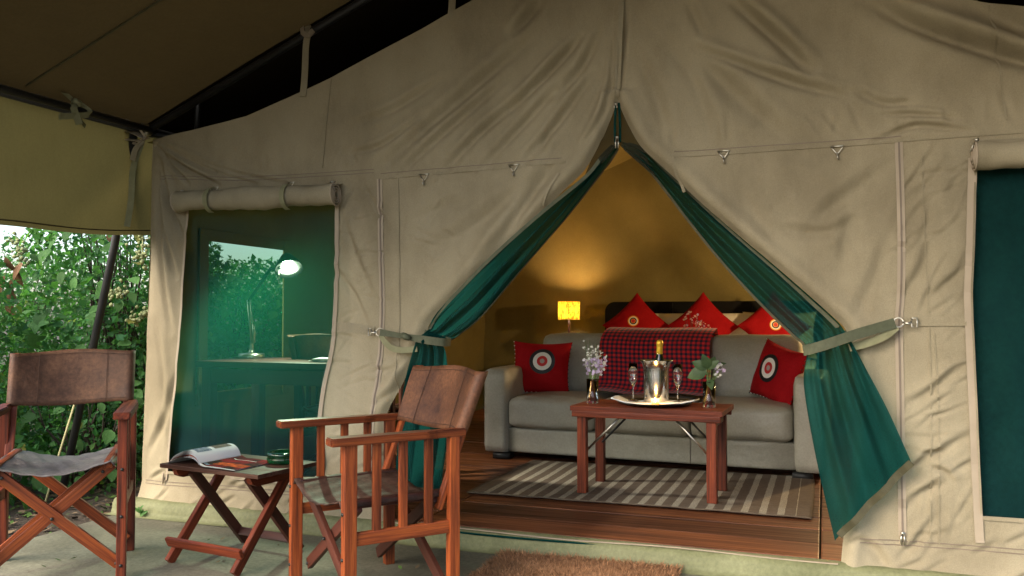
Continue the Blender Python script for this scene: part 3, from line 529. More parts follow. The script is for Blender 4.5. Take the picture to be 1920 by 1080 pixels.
ribbon('tie_strap', [(-.93, .01, .885), (-.86, .03, .86), (-.79, .0, .846), (-.784, -.08, .846), (-.86, -.105, .856), (-.95, -.095, .868), (-1.02, -.07, .876), (-1.13, -.05, .889)], (.1, 0, 1), lambda t: .036 if t < .6 else .036 - .012 * math.sin((t - .6) * 7), 'strap', cL, .003, 60)
ribbon('strap_tail', [(-.93, -.06, .815), (-1.0, -.06, .807), (-1.06, -.058, .815), (-1.105, -.05, .845), (-1.13, -.045, .88)], (.1, 0, 1), .028, 'strap_light', cL, .003, 30)
tube('strap_knot', [(-.985, -.10, .88), (-.965, -.112, .872), (-.945, -.105, .862)], [.012, .017, .011], 'strap', cL, 8)
def buckle(x, z, s, parent):
    y = wy(x, z) - .035; g = [tube_geo([(x + .018 * math.cos(a), y + .004 * math.sin(a), z + .018 * math.sin(a)) for a in np.linspace(0, 6.283, 16)], .0035, 6, False)]
    g.append(tube_geo([(x + s * .016, y, z), (x + s * .034, y - .006, z - .004), (x + s * .046, y, z + .002)], .0055, 6))
    g.append(tube_geo([(x + s * .046, y, z + .016), (x + s * .046, y, z - .016), (x + s * .066, y + .01, z - .018), (x + s * .066, y + .01, z + .018), (x + s * .046, y, z + .016)], .0030, 6))
    v, f = join_geo(g); return pyd('strap_buckle', v, f, 'steel', parent)
buckle(1.108, .940, 1, cR); buckle(-1.145, .890, -1, cL)
# the fixed netting triangle at the top of the door with its own zip
pyd('door_gable_net', [(0, .03, 1.93), (-.16, .035, 1.575), (-.05, .03, 1.66), (0, .028, 1.722), (.06, .03, 1.66), (.17, .035, 1.56)], [(0, 1, 2, 3), (0, 3, 4, 5)], 'gablenet', tent, False)
for dx in (-.011, .011): ribbon('net_zip', [(dx * .6, .022, 1.90), (dx, .02, 1.81), (dx, .02, 1.725)], (1, 0, 0), .010, 'netting', tent, .003, 10)
zip_pull('zip_pull', 0, .012, 1.742, tent, s=1.1); zip_pull('zip_pull', -.006, .014, 1.89, tent, s=.35)
# the padded sill along the front
prof = [(.05, -.005), (.02, .003), (-.01, .004), (-.035, -.004), (-.050, -.025), (-.052, -.05), (-.06, -.072), (-.10, -.0735)]
xs = np.linspace(-2.72, 2.72, 260); V = []
for x in xs:
    wv = .006 * n1(np.array(x * 5.0), np.array(1.0)) + .005 * n2(np.array(x * 14.0), np.array(2.0))
    for k, (y, z) in enumerate(prof): V.append((x, y + float(wv) * (1.5 if 2 < k < 7 else .5) - .02, z + float(wv) * (.4 if 0 < k < 6 else 0)))
sill = pyd('door_sill', V, gridf(len(prof), len(xs)), 'sillcloth', tent)
ribbon('sill_zip', [(x, -.045 + .008 * math.sin(x * 4), .004 + .003 * math.sin(x * 7)) for x in np.linspace(-1.06, .88, 16)], (0, 1, 0), .010, 'canvas_edge', sill, .004, 60)
ribbon('sill_zip', [(x, -.058 + .010 * math.sin(x * 5 + 1), -.008) for x in np.linspace(-.75, .2, 12)], (0, 1, .4), .008, 'netting', sill, .005, 40)
# tie tapes at the tent's top corner
tp = Vector((-2.555, -.03, 1.915))
def tape(pts, wdir, wd, material='canvas', name='corner_tie', par=tent): return ribbon(name, [tuple(tp + Vector(p)) for p in pts], wdir, wd, material, par, .003, 30)
tape([(0, 0, 0), (-.10, -.03, .045), (-.155, -.03, .035), (-.12, -.03, .005), (-.02, -.01, -.012)], (.2, .9, .3), .035, 'canvas_edge')
tape([(0, 0, .0), (-.05, -.03, .07), (-.12, -.05, .11)], (.5, 0, .6), .012, 'canvas_edge')
tape([(-.01, -.02, -.01), (-.04, -.04, -.06), (-.055, -.045, -.12)], (1, .2, 0), .034, 'canvas')
tape([(-.02, -.02, -.02), (-.065, -.03, -.16), (-.075, -.03, -.32), (-.10, -.03, -.47)], (1, .2, .1), .036, 'strap_light')
tape([(.01, -.01, .01), (-.03, -.03, -.025), (-.06, -.03, -.022), (-.01, -.02, .0)], (.2, .8, .5), .02, 'canvas_edge')

# ---------------------------------------------------------------- the fly roof over tent and porch
fly = thing('porch_canopy', 'dark olive canvas fly roof on black steel poles over the tent', 'canopy', (0, 0, 0))
EX, EZ = 2.64, 1.985
fz = lambda X: EZ + .05 + .41 * (EX - np.abs(X))
for ya, yb, nm, mm in ((-2.7, .075, 'roof_sheet', 'fly'), (.070, 5.7, 'rear_roof_sheet', 'flyshade')):  # sheet split at the tent front; rear half carries the painted shade
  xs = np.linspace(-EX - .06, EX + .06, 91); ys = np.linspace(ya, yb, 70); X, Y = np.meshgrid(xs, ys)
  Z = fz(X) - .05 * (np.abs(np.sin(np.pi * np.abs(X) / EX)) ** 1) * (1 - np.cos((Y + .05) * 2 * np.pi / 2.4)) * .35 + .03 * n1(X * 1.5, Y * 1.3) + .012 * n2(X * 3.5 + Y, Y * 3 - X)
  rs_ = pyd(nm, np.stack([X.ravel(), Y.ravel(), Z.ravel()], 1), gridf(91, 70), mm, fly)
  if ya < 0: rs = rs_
rb = pyd('back_panel', [(-EX, 5.7, fz(EX)), (0, 5.7, float(fz(0.0))), (EX, 5.7, fz(EX)), (EX, 5.7, .1), (-EX, 5.7, .1)], [(0, 4, 3, 2, 1)], 'fly', fly, False)
for yy in (-.72,): ribbon('roof_seam', [(-EX + .02 + (EX - .04) * t, yy, float(fz(-EX + .02 + (EX - .04) * t)) - .05 * abs(math.sin(math.pi * t)) * (1 - math.cos((yy + .05) * 2 * math.pi / 2.4)) * .35 - .012) for t in np.linspace(0, 1, 14)], (0, 1, 0), .012, 'bind', rs, .004, 40)
for s in (-1, 1):
    ys = np.linspace(-2.7, .75, 140) if s < 0 else np.linspace(-2.7, 5.6, 60); zs = np.linspace(0, 1, 26); Y, T = np.meshgrid(ys, zs)
    Z = EZ + .036 - T * (.615 - .06 * Y + .012 * np.sin(Y * 2.1)) + .012 * np.sin(Y * 5) * T; X = s * (EX + .035) + .055 * n1(Y * 2.2 + T * 1.2, T * 1.1) * T ** .7 + .022 * n2(Y * 5 + T * 3, T * 2) * T ** .5 + .012 * np.sin(Y * 9 + T * 4 + 3 * n3(Y, T)) * T * (1 - T)
    va = pyd('side_valance', np.stack([X.ravel(), Y.ravel(), Z.ravel()], 1), gridf(len(ys), 26), 'valance', fly)
    ribbon('valance_hem', [(s * (EX + .035) + .02, y, EZ + .035 - .59 + .06 * y - .012 * math.sin(y * 2.1) + .012 * math.sin(y * 5)) for y in np.linspace(ys[0], ys[-1], 24)], (0, 0, 1), .006, 'fly', va, .003, 60)
    tube('eave_pole', [(s * EX, -2.7, EZ), (s * EX, 5.7, EZ)], .027, 'black', fly, 14)
    tube('eave_pole', [(s * (EX - .055), -2.7, EZ - .008), (s * (EX - .055), .02, EZ - .008)], .017, 'black', fly, 12)
    for yy in (.06, 2.8, 5.66): tube('rafter', [(s * EX, yy, EZ), (0, yy, EZ + .41 * EX)], .021, 'black', fly, 12)
    for yy in (-2.68,): tube('rafter', [(s * EX, yy, EZ), (0, yy, EZ + .41 * EX)], .021, 'black', fly, 12)
    tube('brace', [(s * (EX - .12), .30, EZ - .16), (s * (EX - .33), .07, EZ + .125)], .014, 'black', fly, 10)
    tube('brace', [(s * EX, .06, EZ - .02), (s * (EX - .25), .35, EZ - .02)], .014, 'black', fly, 10)
    tube('post', [(s * EX, -.03, EZ), (s * (EX + .16), .0, 1.35), (s * (EX + .62), .08, -.14)], .021, 'black', fly, 14)
    tube('post', [(s * EX, -2.66, EZ), (s * (EX + .3), -2.66, -.15)], .031, 'black', fly, 14)
    tube('post', [(s * EX, 5.64, EZ), (s * (EX + .3), 5.64, -.15)], .031, 'black', fly, 14)
    tube('corner_joint', [(s * EX, .02, EZ), (s * EX, .10, EZ)], .034, 'steel' if s < 0 else 'black', fly, 14)
    tube('guy_rope', [(s * (EX + .42), .02, .55), (s * (EX + .50), -.03, .2), (s * (EX + .56), -.08, -.12)], .006, 'rope', fly, 6)
tube('ridge_pole', [(0, -2.7, EZ + .41 * EX), (0, 5.7, EZ + .41 * EX)], .027, 'black', fly, 14)
# tapes that tie the tent's gable to the rafter
for x_ in (-1.60, -.79, .79, 1.60):
    zt = EZ + .41 * (EX - abs(x_)); zb = float(gable(x_))
    t_ = ribbon('gable_tie', [(x_, -.004, zb - .035), (x_ + .004, .005, zb + .06), (x_ - .006, .03, zt - .08), (x_ + .004, .034, zt - .01), (x_ - .01, .05, zt + .03)], (1, .15, 0), .034, 'canvas', fly, .004, 20)
    ribbon('tie_knot', [(x_ - .03, .03, zt + .02), (x_ - .012, .015, zt - .02), (x_ + .02, .015, zt - .03), (x_ + .03, .04, zt)], (0, .3, 1), .024, 'canvas_edge', t_, .004, 14)
ey = -.46
kt = ribbon('pole_tie', [(-EX - .02, ey + .12, EZ - .06), (-EX + .02, ey + .02, EZ - .02), (-EX + .05, ey - .02, EZ + .03), (-EX + .03, ey - .14, EZ + .10)], (0, .4, 1), .022, 'strap_light', fly, .003, 20)
ribbon('tie_tail', [(-EX + .05, ey, EZ + .03), (-EX + .075, ey - .04, EZ - .01), (-EX + .08, ey - .01, EZ - .085)], (.3, 1, 0), .034, 'strap_light', kt, .003, 18)
ribbon('tie_tail', [(-EX + .05, ey, EZ + .03), (-EX + .08, ey + .05, EZ - .02), (-EX + .07, ey - .12, EZ - .07)], (.3, .3, 1), .030, 'strap_light', kt, .003, 18)
tube('tie_knot', [(-EX + .05, ey + .015, EZ + .035), (-EX + .065, ey - .005, EZ + .02), (-EX + .06, ey - .03, EZ + .035)], [.012, .02, .012], 'strap_light', kt, 8)

# ---------------------------------------------------------------- folding armchairs
def sling(name, P, material, parent, thick=.004):
    """a leather sheet from a grid P[j][i] of points, given a little thickness"""
    nj, ni = len(P), len(P[0]); A = np.array(P); top_ = A.reshape(-1, 3); du = np.gradient(A, axis=1); dv = np.gradient(A, axis=0); nn = np.cross(du, dv); nn /= np.linalg.norm(nn, axis=2, keepdims=True) + 1e-9
    bot_ = (A - nn * thick).reshape(-1, 3); f = gridf(ni, nj); n = ni * nj
    F_ = f + [tuple(i + n for i in q[::-1]) for q in f]
    rim = [j * ni for j in range(nj)] + [(nj - 1) * ni + i for i in range(1, ni)] + [j * ni + ni - 1 for j in range(nj - 2, -1, -1)] + [i for i in range(ni - 2, 0, -1)]
    for a, b in zip(rim, rim[1:] + rim[:1]): F_.append((a, b, b + n, a + n))
    return pyd(name, np.vstack([top_, bot_]), F_, material, parent)
def armchair(label, loc, rz, w_, d_, ah, sh, b0, b1, wl, wx, back, seat, lean=.10, slats=3, group=None):
    t = thing('folding_armchair', label, 'chair', loc, rz, group); hx = w_ / 2; hy = d_ / 2
    bolts = []
    for sx in (-1, 1):
        for sy in (-1, 1): beam('leg', (sx * hx, sy * hy, 0), (sx * hx, sy * hy, ah), .036, .046 if sy < 0 else .040, wl, t, up=(0, 1, 0))
        # the shaped armrest: broad in front, necked at the back
        o = [(-.030, -hy - .075), (.030, -hy - .075), (.033, -hy - .06), (.033, hy - .12), (.022, hy - .07), (.020, hy + .045), (-.020, hy + .045), (-.022, hy - .07), (-.033, hy - .12), (-.033, -hy - .06)]
        bm = bmesh.new(); fv = [bm.verts.new((y, x, -.014)) for x, y in o]; fc = bm.faces.new(fv); r_ = bmesh.ops.extrude_face_region(bm, geom=[fc])
        for v in r_['geom']:
            if isinstance(v, bmesh.types.BMVert): v.co.z += .028
        bmesh.ops.recalc_face_normals(bm, faces=list(bm.faces)); bmesh.ops.bevel(bm, geom=list(bm.edges), offset=.004, segments=2, affect='EDGES')
        bm_obj('armrest', bm, wl, t, False, Matrix.Translation((sx * hx, 0, ah + .013)) @ Matrix.Rotation(math.pi / 2, 4, 'Z') @ Matrix.Scale(1, 4))
        beam('side_rail', (sx * hx, -hy + .018, ah * .46), (sx * hx, hy - .018, ah * .46), .022, .046, wl, t)
        for k in range(slats):
            y = -hy + d_ * (k + 1) / (slats + 1); beam('slat', (sx * hx, y, ah * .46 + .018), (sx * hx, y, ah + .002), .020, .030, wl, t, up=(0, 1, 0))
        beam('seat_rail', (sx * (hx - .052), -hy - .005, sh), (sx * (hx - .052), hy + .005, sh), .034, .034, wx, t, bev=.012)
        beam('back_post', (sx * (hx - .022), hy - .05, ah * .56), (sx * (hx - .022), hy + lean, b1 - .01), .020, .034, wl, t, up=(1, 0, 0))
        for sy in (-1, 1):
            y = sy * (hy - .028 - .012 * (sx + 1)) + (0 if sy < 0 else .0)
            beam('cross_leg', (-sx * (hx - .010), y, .055), (sx * (hx - .040), y, sh - .005), .020, .044, wx, t, up=(0, 0, 1))
            if sy < 0: bolts += [(-sx * (hx - .02), y - .012, .06), (sx * (hx - .075), y - .012, sh - .035)]
    bolts.append((0, -hy + .012, (sh + .05) / 2)); bolts += [(s * (hx), -hy - .024, z) for s in (-1, 1) for z in (.06, sh - .02, sh * .55)]
    for b in bolts: tube('bolt', [(b[0], b[1] + .008, b[2]), (b[0], b[1] - .002, b[2]), (b[0], b[1] - .004, b[2])], [.0065, .0065, .004], 'bolt', t, 8)
    # sagging leather seat, wrapped round the rails
    P = []
    for j in range(21):
        y = -hy - .02 + (d_ + .03) * j / 20; row = []
        for i in range(31):
            u = -1 + 2 * i / 30; x = u * (hx - .026); a = abs(u)
            z = sh + .021 - .042 * (1 - u * u) ** 1.2 - .012 * (1 - a) * math.cos(j / 20 * math.pi * 2) * .5 + .002 * math.sin(i * 1.3 + j * .7)
            if a > .95: z -= (a - .95) * .5
            row.append((x, y - .012 * (1 - u * u) * (1 if j < 3 else 0), z))
        P.append(row)
    sling('seat', P, seat, t)
    # leather back: a sheet bowed between the posts, turned round them into a sleeve
    P = []
    for j in range(15):
        v = j / 14; z = b0 + (b1 - b0) * v; yb = hy - .05 + (lean + .05) * (z - ah * .56) / (b1 - ah * .56); row = []
        path = []
        for a in np.linspace(-2.4, .0, 7): path.append((-(hx - .022) - .026 * math.cos(a + math.pi / 2 - 1.57), -.026 * math.sin(a + math.pi / 2 - 1.57) * 1.0, 0))
        xr = hx - .022
        left = [(-xr - .026 * math.sin(a), .026 * math.cos(a)) for a in np.linspace(.35, math.pi, 9)]
        mid = [(-xr + 2 * xr * i / 30, -.026 + .050 * math.sin(math.pi * i / 30) ** .9) for i in range(1, 30)]
        right = [(-x, y) for x, y in left[::-1]]
        for x, y in left + mid + right: row.append((x, yb + y + .003 * math.sin(x * 16 + v * 3), z + (.010 * math.cos(x / hx * math.pi) * (v - .5) * 1.2) + .004 * math.sin(x * 9)))
        P.append(row)
    bk = sling('backrest', P, back, t)
    for jj in (1, 13): tube('stitching', [(p[0], p[1] - .0035, p[2]) for p in P[jj][8:-8]], .0012, 'thread', bk, 4)
    for ii in (14, -15): tube('stitching', [(P[j][ii][0], P[j][ii][1] - .0035, P[j][ii][2]) for j in range(15)], .0012, 'thread', bk, 4)
    return t
armchair('brown leather folding armchair with grey seat beside the side table and shrubs', (-2.116, -.942, PZ + .001), R(40), .498, .455, .636, .455, .652, .885, 'wood', 'wood_o', 'leather', 'leather_g', slats=1)
armchair('tan leather folding armchair with slatted arms standing before the tent door', (-.788, -.731, PZ + .001), R(-37.9), .571, .40, .60, .385, .60, .835, 'wood_o', 'wood_d', 'leather_o', 'leather_b', lean=.13)

# ---------------------------------------------------------------- folding side table with magazine and ashtray
st = thing('folding_table', 'small dark folding side table with crossed legs between the armchairs', 'table', (-1.547, -.535, PZ + .001), R(-8)); TH = .405
for k in range(4):
    y = -.18 + .09 * (k + .5); beam('top_board', (-.285, y, TH - .009), (.285, y, TH - .009), .0893, .018, 'table_worn', st, bev=.003)
for sx in (-1, 1):
    bm = bmesh.new(); o = [(-.165, 0), (.165, 0), (.15, -.03), (.125, -.042), (-.125, -.042), (-.15, -.03)]
    fc = bm.faces.new([bm.verts.new((y, -.013, z)) for y, z in o]); r_ = bmesh.ops.extrude_face_region(bm, geom=[fc])
    for v in r_['geom']:
        if isinstance(v, bmesh.types.BMVert): v.co.y += .026
    bmesh.ops.recalc_face_normals(bm, faces=list(bm.faces))
    bm_obj('cleat', bm, 'wood', st, False, Matrix.Translation((sx * .215, 0, TH - .018)) @ Matrix.Rotation(math.pi / 2, 4, 'Z'))
    beam('leg', (sx * .188, -.205, 0.004), (sx * .188, .11, TH - .03), .024, .042, 'wood', st); beam('leg', (sx * .163, .205, 0.004), (sx * .163, -.11, TH - .03), .024, .042, 'wood_d', st)
beam('stretcher', (-.215, -.192, .085), (.215, -.192, .085), .018, .042, 'wood', st, up=(0, -.5, 1)); beam('stretcher', (-.185, .158, .06), (.185, .158, .06), .018, .036, 'wood_d', st, up=(0, .5, 1))
tz = PZ + TH + .0012
mg = thing('magazine', 'open glossy magazine with a curling white page on the side table', 'magazine', (-1.612, -.575, tz), R(-8))
def page(name, x0, x1, zf_, mt, par, y0=-.115, y1=.115, off=0.0, n=22, shear=0.0):
    V = []; 
    for j in range(2):
        for i in range(n): u = i / (n - 1); x = x0 + (x1 - x0) * u; V.append((x + shear * j, y0 + (y1 - y0) * j, zf_(x) + off))
    return pyd(name, V, gridf(n, 2), mt, par)
rz_ = lambda x: .006 + .010 * math.exp(-((x - .005) / .018) ** 2) + .002 * math.sin(x * 20)
def lz(x): u = -x / .20; return .006 + .058 * max(0, math.sin(min(1, max(0, u)) ** .62 * math.pi)) ** .9 * (1.0) - (.015 * max(0, u - .8) / .2)
for k in range(5): page('page', .002, .205, lambda x, k=k: rz_(x) * (.45 + .14 * k), 'paper', mg, -.118 - .001 * k, .116)
pr = page('page', .002, .205, rz_, 'cover_red', mg, off=.0008); pr['label'] = 'red and black printed page'
page('printed_picture', .03, .195, rz_, 'ink_o', pr, -.075, -.02, .0016); page('printed_line', .02, .15, rz_, 'paper', pr, .055, .060, .0016); page('printed_line', .012, .035, rz_, 'ink_b', pr, -.105, -.09, .0016)
for k in range(6):
    s_ = .55 + .075 * k; page('page', -.002, -.20 - .006 * (5 - k), lambda x, s_=s_: lz(x) * s_, 'paper' if k != 2 else 'ink_o', mg, -.118, .116, n=40)
pl = page('page', -.002, -.20, lz, 'paper', mg, off=.001, n=40); pl['label'] = 'curled white printed page'
page('printed_picture', -.03, -.095, lz, 'ink_b', pl, -.10, -.02, .0022); page('printed_picture', -.035, -.09, lz, 'ink', pl, .0, .095, .0022); page('printed_picture', -.115, -.185, lz, 'ink', pl, -.10, .03, .0022); page('printed_picture', -.112, -.18, lz, 'ink_b', pl, .045, .10, .0022)
ash = thing('ashtray', 'thick green glass ashtray on the folding side table', 'ashtray', (-1.365, -.475, tz)); 
lathe('bowl', [(0, .0), (.058, .0), (.068, .006), (.070, .022), (.066, .030), (.070, .036), (.068, .046), (.058, .050), (.050, .044), (.046, .020), (.034, .014), (0, .013)], 'greenglass', ash, 36)

# ---------------------------------------------------------------- coir doormat
mt_ = thing('doormat', 'brown coir doormat lying before the tent door sill', 'mat', (-.095, -.335, PZ + .003), R(1.5))
rbox('backing', (0, 0, .009), (.76, .46, .018), .012, 'coir', mt_, n=6)
NF = 14000; fx = rng.uniform(-.385, .385, NF); fy = rng.uniform(-.235, .235, NF); ang = rng.uniform(0, 6.28, NF); ln_ = rng.uniform(.012, .030, NF)
b0_ = np.stack([fx, fy, np.full(NF, .012)], 1); dr = np.stack([np.cos(ang) * .8 + (fx / .385) ** 5, np.sin(ang) * .8 + (fy / .235) ** 5, rng.uniform(.25, 1.0, NF)], 1); dr /= np.linalg.norm(dr, axis=1, keepdims=True)
wd_ = np.stack([-np.sin(ang), np.cos(ang), 0 * ang], 1) * .0014
V = np.stack([b0_ - wd_, b0_ + wd_, b0_ + dr * ln_[:, None] + wd_ * .4, b0_ + dr * ln_[:, None] - wd_ * .4], 1).reshape(-1, 3)
def quads_mesh(name, V, k, mt, par, tint=None, tri=False):
    n = len(V) // k; me = bpy.data.meshes.new(name); me.vertices.add(len(V)); me.vertices.foreach_set('co', V.astype(np.float32).ravel())
    me.loops.add(len(V)); me.loops.foreach_set('vertex_index', np.arange(len(V), dtype=np.int32)); me.polygons.add(n); me.polygons.foreach_set('loop_start', np.arange(0, len(V), k, dtype=np.int32)); me.update(calc_edges=True)
    if tint is not None:
        at = me.attributes.new('tint', 'FLOAT_COLOR', 'FACE'); at.data.foreach_set('color', np.hstack([tint, np.ones((n, 1))]).astype(np.float32).ravel())
    return link(name, me, mt, par)
tn = rng.uniform(.55, 1.35, (NF, 1)) * np.ones((1, 3)); setp(quads_mesh('fibres', V, 4, 'coir', mt_, tn), kind='stuff')
bk_ = mt_.children[0].data; a_ = bk_.attributes.new('tint', 'FLOAT_COLOR', 'FACE'); a_.data.foreach_set('color', [.8, .8, .8, 1] * len(bk_.polygons))

# ---------------------------------------------------------------- striped rug
def rug_mat():
    m = mat('striped_rug_weave', (.088, .062, .042), (.115, .085, .060), (40, 40, 40), .9, bump=.6, bscale=(60, 260, 60), bdist=.004, rnd=False); N, L = links(m); p = N['Principled BSDF']
    tc = N.new('ShaderNodeTexCoord'); sx = N.new('ShaderNodeSeparateXYZ'); L.new(tc.outputs['Object'], sx.inputs[0])
    nz = N.new('ShaderNodeTexNoise'); nz.inputs['Scale'].default_value = 14; L.new(tc.outputs['Object'], nz.inputs[0])
    ad = N.new('ShaderNodeMath'); ad.operation = 'MULTIPLY_ADD'; L.new(nz.outputs[0], ad.inputs[0]); ad.inputs[1].default_value = .007; L.new(sx.outputs[0], ad.inputs[2])
    md = N.new('ShaderNodeMath'); md.operation = 'MULTIPLY'; L.new(ad.outputs[0], md.inputs[0]); md.inputs[1].default_value = 1 / .0845
    fr = N.new('ShaderNodeMath'); fr.operation = 'FRACT'; L.new(md.outputs[0], fr.inputs[0]); gt = N.new('ShaderNodeMath'); gt.operation = 'GREATER_THAN'; L.new(fr.outputs[0], gt.inputs[0]); gt.inputs[1].default_value = .60
    ab = N.new('ShaderNodeMath'); ab.operation = 'ABSOLUTE'; L.new(sx.outputs[0], ab.inputs[0]); lt = N.new('ShaderNodeMath'); lt.operation = 'LESS_THAN'; L.new(ab.outputs[0], lt.inputs[0]); lt.inputs[1].default_value = .812
    ay = N.new('ShaderNodeMath'); ay.operation = 'ABSOLUTE'; L.new(sx.outputs[1], ay.inputs[0]); ly = N.new('ShaderNodeMath'); ly.operation = 'LESS_THAN'; L.new(ay.outputs[0], ly.inputs[0]); ly.inputs[1].default_value = .542
    m1 = N.new('ShaderNodeMath'); m1.operation = 'MULTIPLY'; L.new(gt.outputs[0], m1.inputs[0]); L.new(lt.outputs[0], m1.inputs[1])
    m2 = N.new('ShaderNodeMath'); m2.operation = 'MULTIPLY'; L.new(m1.outputs[0], m2.inputs[0]); L.new(ly.outputs[0], m2.inputs[1])
    fl = N.new('ShaderNodeTexNoise'); fl.inputs['Scale'].default_value = 160; L.new(tc.outputs['Object'], fl.inputs[0]); cr = N.new('ShaderNodeValToRGB'); cr.color_ramp.elements[0].color = (.20, .172, .13, 1); cr.color_ramp.elements[1].color = (.35, .315, .245, 1); cr.color_ramp.elements[0].position = .35; cr.color_ramp.elements[1].position = .65; L.new(fl.outputs[0], cr.inputs[0])
    mx = N.new('ShaderNodeMix'); mx.data_type = 'RGBA'; L.new(m2.outputs[0], mx.inputs[0]); old = p.inputs['Base Color'].links[0].from_socket; L.new(old, mx.inputs[6]); L.new(cr.outputs[0], mx.inputs[7]); L.new(mx.outputs[2], p.inputs['Base Color'])
    return m
xs = np.linspace(-.885, .885, 90); ys = np.linspace(-.555, .555, 60); X, Y = np.meshgrid(xs, ys)
Pg = np.stack([X + .010 * n1(Y * 3, Y * 0), Y + .016 * n2(X * 2.5, X * 0), .009 + .006 * n1(X * 3, Y * 3) + .004 * n3(X * 9, Y * 7)], -1)
rg = sling('rug', [[tuple(p) for p in row] for row in Pg], [rug_mat()], None, .006); rg.location = (-.107, 1.235, .004); setp(rg, 'brown woven rug with cream stripes under the coffee table', 'rug')

# ---------------------------------------------------------------- sofa
so = thing('sofa', 'grey leather three seat sofa inside the tent behind the coffee table', 'sofa', (-.26, 1.745, 0), R(-3))
rbox('base', (0, .44, .13), (1.86, .80, .17), .015, 'sofa', so, n=8)
for s in (-1, 1):
    rbox('armrest', (s * 1.008, .43, .325), (.175, .88, .57), .035, 'sofa', so, n=9, puff=(.006, .006, .006))
    for y in (.06, .8): rbox('foot', (s * .97, y, .022), (.12, .10, .044), .006, 'sofa_foot', so, n=1)
for k in range(3):
    x = -.615 + .615 * k; rbox('seat_cushion', (x, .315, .318), (.612, .63, .205), .045, 'sofa', so, n=10, puff=(0, .012, .022), jitter=.002)
    rbox('back_cushion', (x, .70, .60), (.612, .20, .46), .06, 'sofa', so, n=10, puff=(0, .028, .012), rot=(R(-13), 0, 0), jitter=.003)
rbox('back', (0, .82, .45), (1.86, .13, .62), .03, 'sofa', so, n=6, rot=(R(-6), 0, 0))
for k in (-1, 1): tube('seam', [(k * .307, .0385, .05), (k * .307, .0385, .21)], .0018, 'thread', so, 4)

# cushions
def cushion_pt(u, v, sz, th, side):
    e = lambda q: np.sign(q) * abs(q)
    px = u * sz[0] / 2 * (1 - .10 * (1 - v * v) * abs(u) ** 3 * 1.0); pz = v * sz[1] / 2 * (1 - .10 * (1 - u * u) * abs(v) ** 3)
    h = th / 2 * max(0, (1 - abs(u) ** 2.6)) ** .55 * max(0, (1 - abs(v) ** 2.6)) ** .55
    return px, side * h, pz
def cushion(name, label, loc, rot, sz, th, mt, cat='cushion', group=None, emblem=None, trim=False, seed=0):
    t = thing(name, label, cat, loc, 0, group, rot=rot); n = 25; V = []; nzv = VN(50 + seed)
    for side in (-1, 1):
        for j in range(n):
            for i in range(n):
                u = -1 + 2 * i / (n - 1); v = -1 + 2 * j / (n - 1); p = cushion_pt(u, v, sz, th, side); wr = .012 * float(nzv(np.array(u * 2.2), np.array(v * 2.2))) * (1 - u ** 4) * (1 - v ** 4)
                V.append((p[0], p[1] + wr, p[2]))
    f = gridf(n, n); pyd('cover', V, f + [tuple(k + n * n for k in q[::-1]) for q in f], mt, t)
    if trim:
        for s in range(26):
            u = -1 + 2 * (s + .5) / 26; 
            for (a, b) in ((u, -1.0), (-1.0 if s % 2 else 1.0, u)):
                p = cushion_pt(a, b, sz, th, -1); w2 = .010; q = rbox('bead', (p[0], p[1] - .002, p[2]), (.011, .008, .007), .003, 'bead_w' if s % 2 else 'bead_k', t, n=1)
    if emblem:
        (eu, ev), rings = emblem; prev = 0
        for r_, mname in rings:
            Vv_, N_ = [], 40
            for rr in np.linspace(prev, r_, 3):
                for k in range(N_):
                    a = 2 * math.pi * k / N_; x = eu + rr * math.cos(a); z = ev + rr * math.sin(a); p = cushion_pt(2 * x / sz[0], 2 * z / sz[1], sz, th, -1); wr = .012 * float(nzv(np.array(4 * x / sz[0]), np.array(4 * z / sz[1])))
                    Vv_.append((p[0], p[1] + wr - .005, p[2]))
            F_ = [(i * N_ + k, i * N_ + (k + 1) % N_, (i + 1) * N_ + (k + 1) % N_, (i + 1) * N_ + k) for i in range(2) for k in range(N_)]
            pyd('beaded_ring', Vv_, F_, mname, t); prev = r_
    return t
big = [(.017, 'bead_g'), (.038, 'bead_r'), (.066, 'bead_w'), (.092, 'bead_k')]; small = [(.018, 'bead_r'), (.022, 'bead_y'), (.033, 'bead_k'), (.042, 'bead_w'), (.051, 'bead_y')]
cushion('cushion', 'red square cushion with black and white beaded disc on the sofa below the table lamp', (-1.055, 2.165, .60), (R(-14), R(1), R(6)), (.43, .385), .15, 'red', emblem=((.02, .035), big), trim=True, seed=1)
cushion('cushion', 'red cushion with beaded disc turned sideways against the sofa arm beside the gathered curtain', (.56, 2.07, .60), (R(-14), R(12), R(-50)), (.42, .38), .15, 'red', emblem=((-.01, .02), big), trim=True, seed=2)

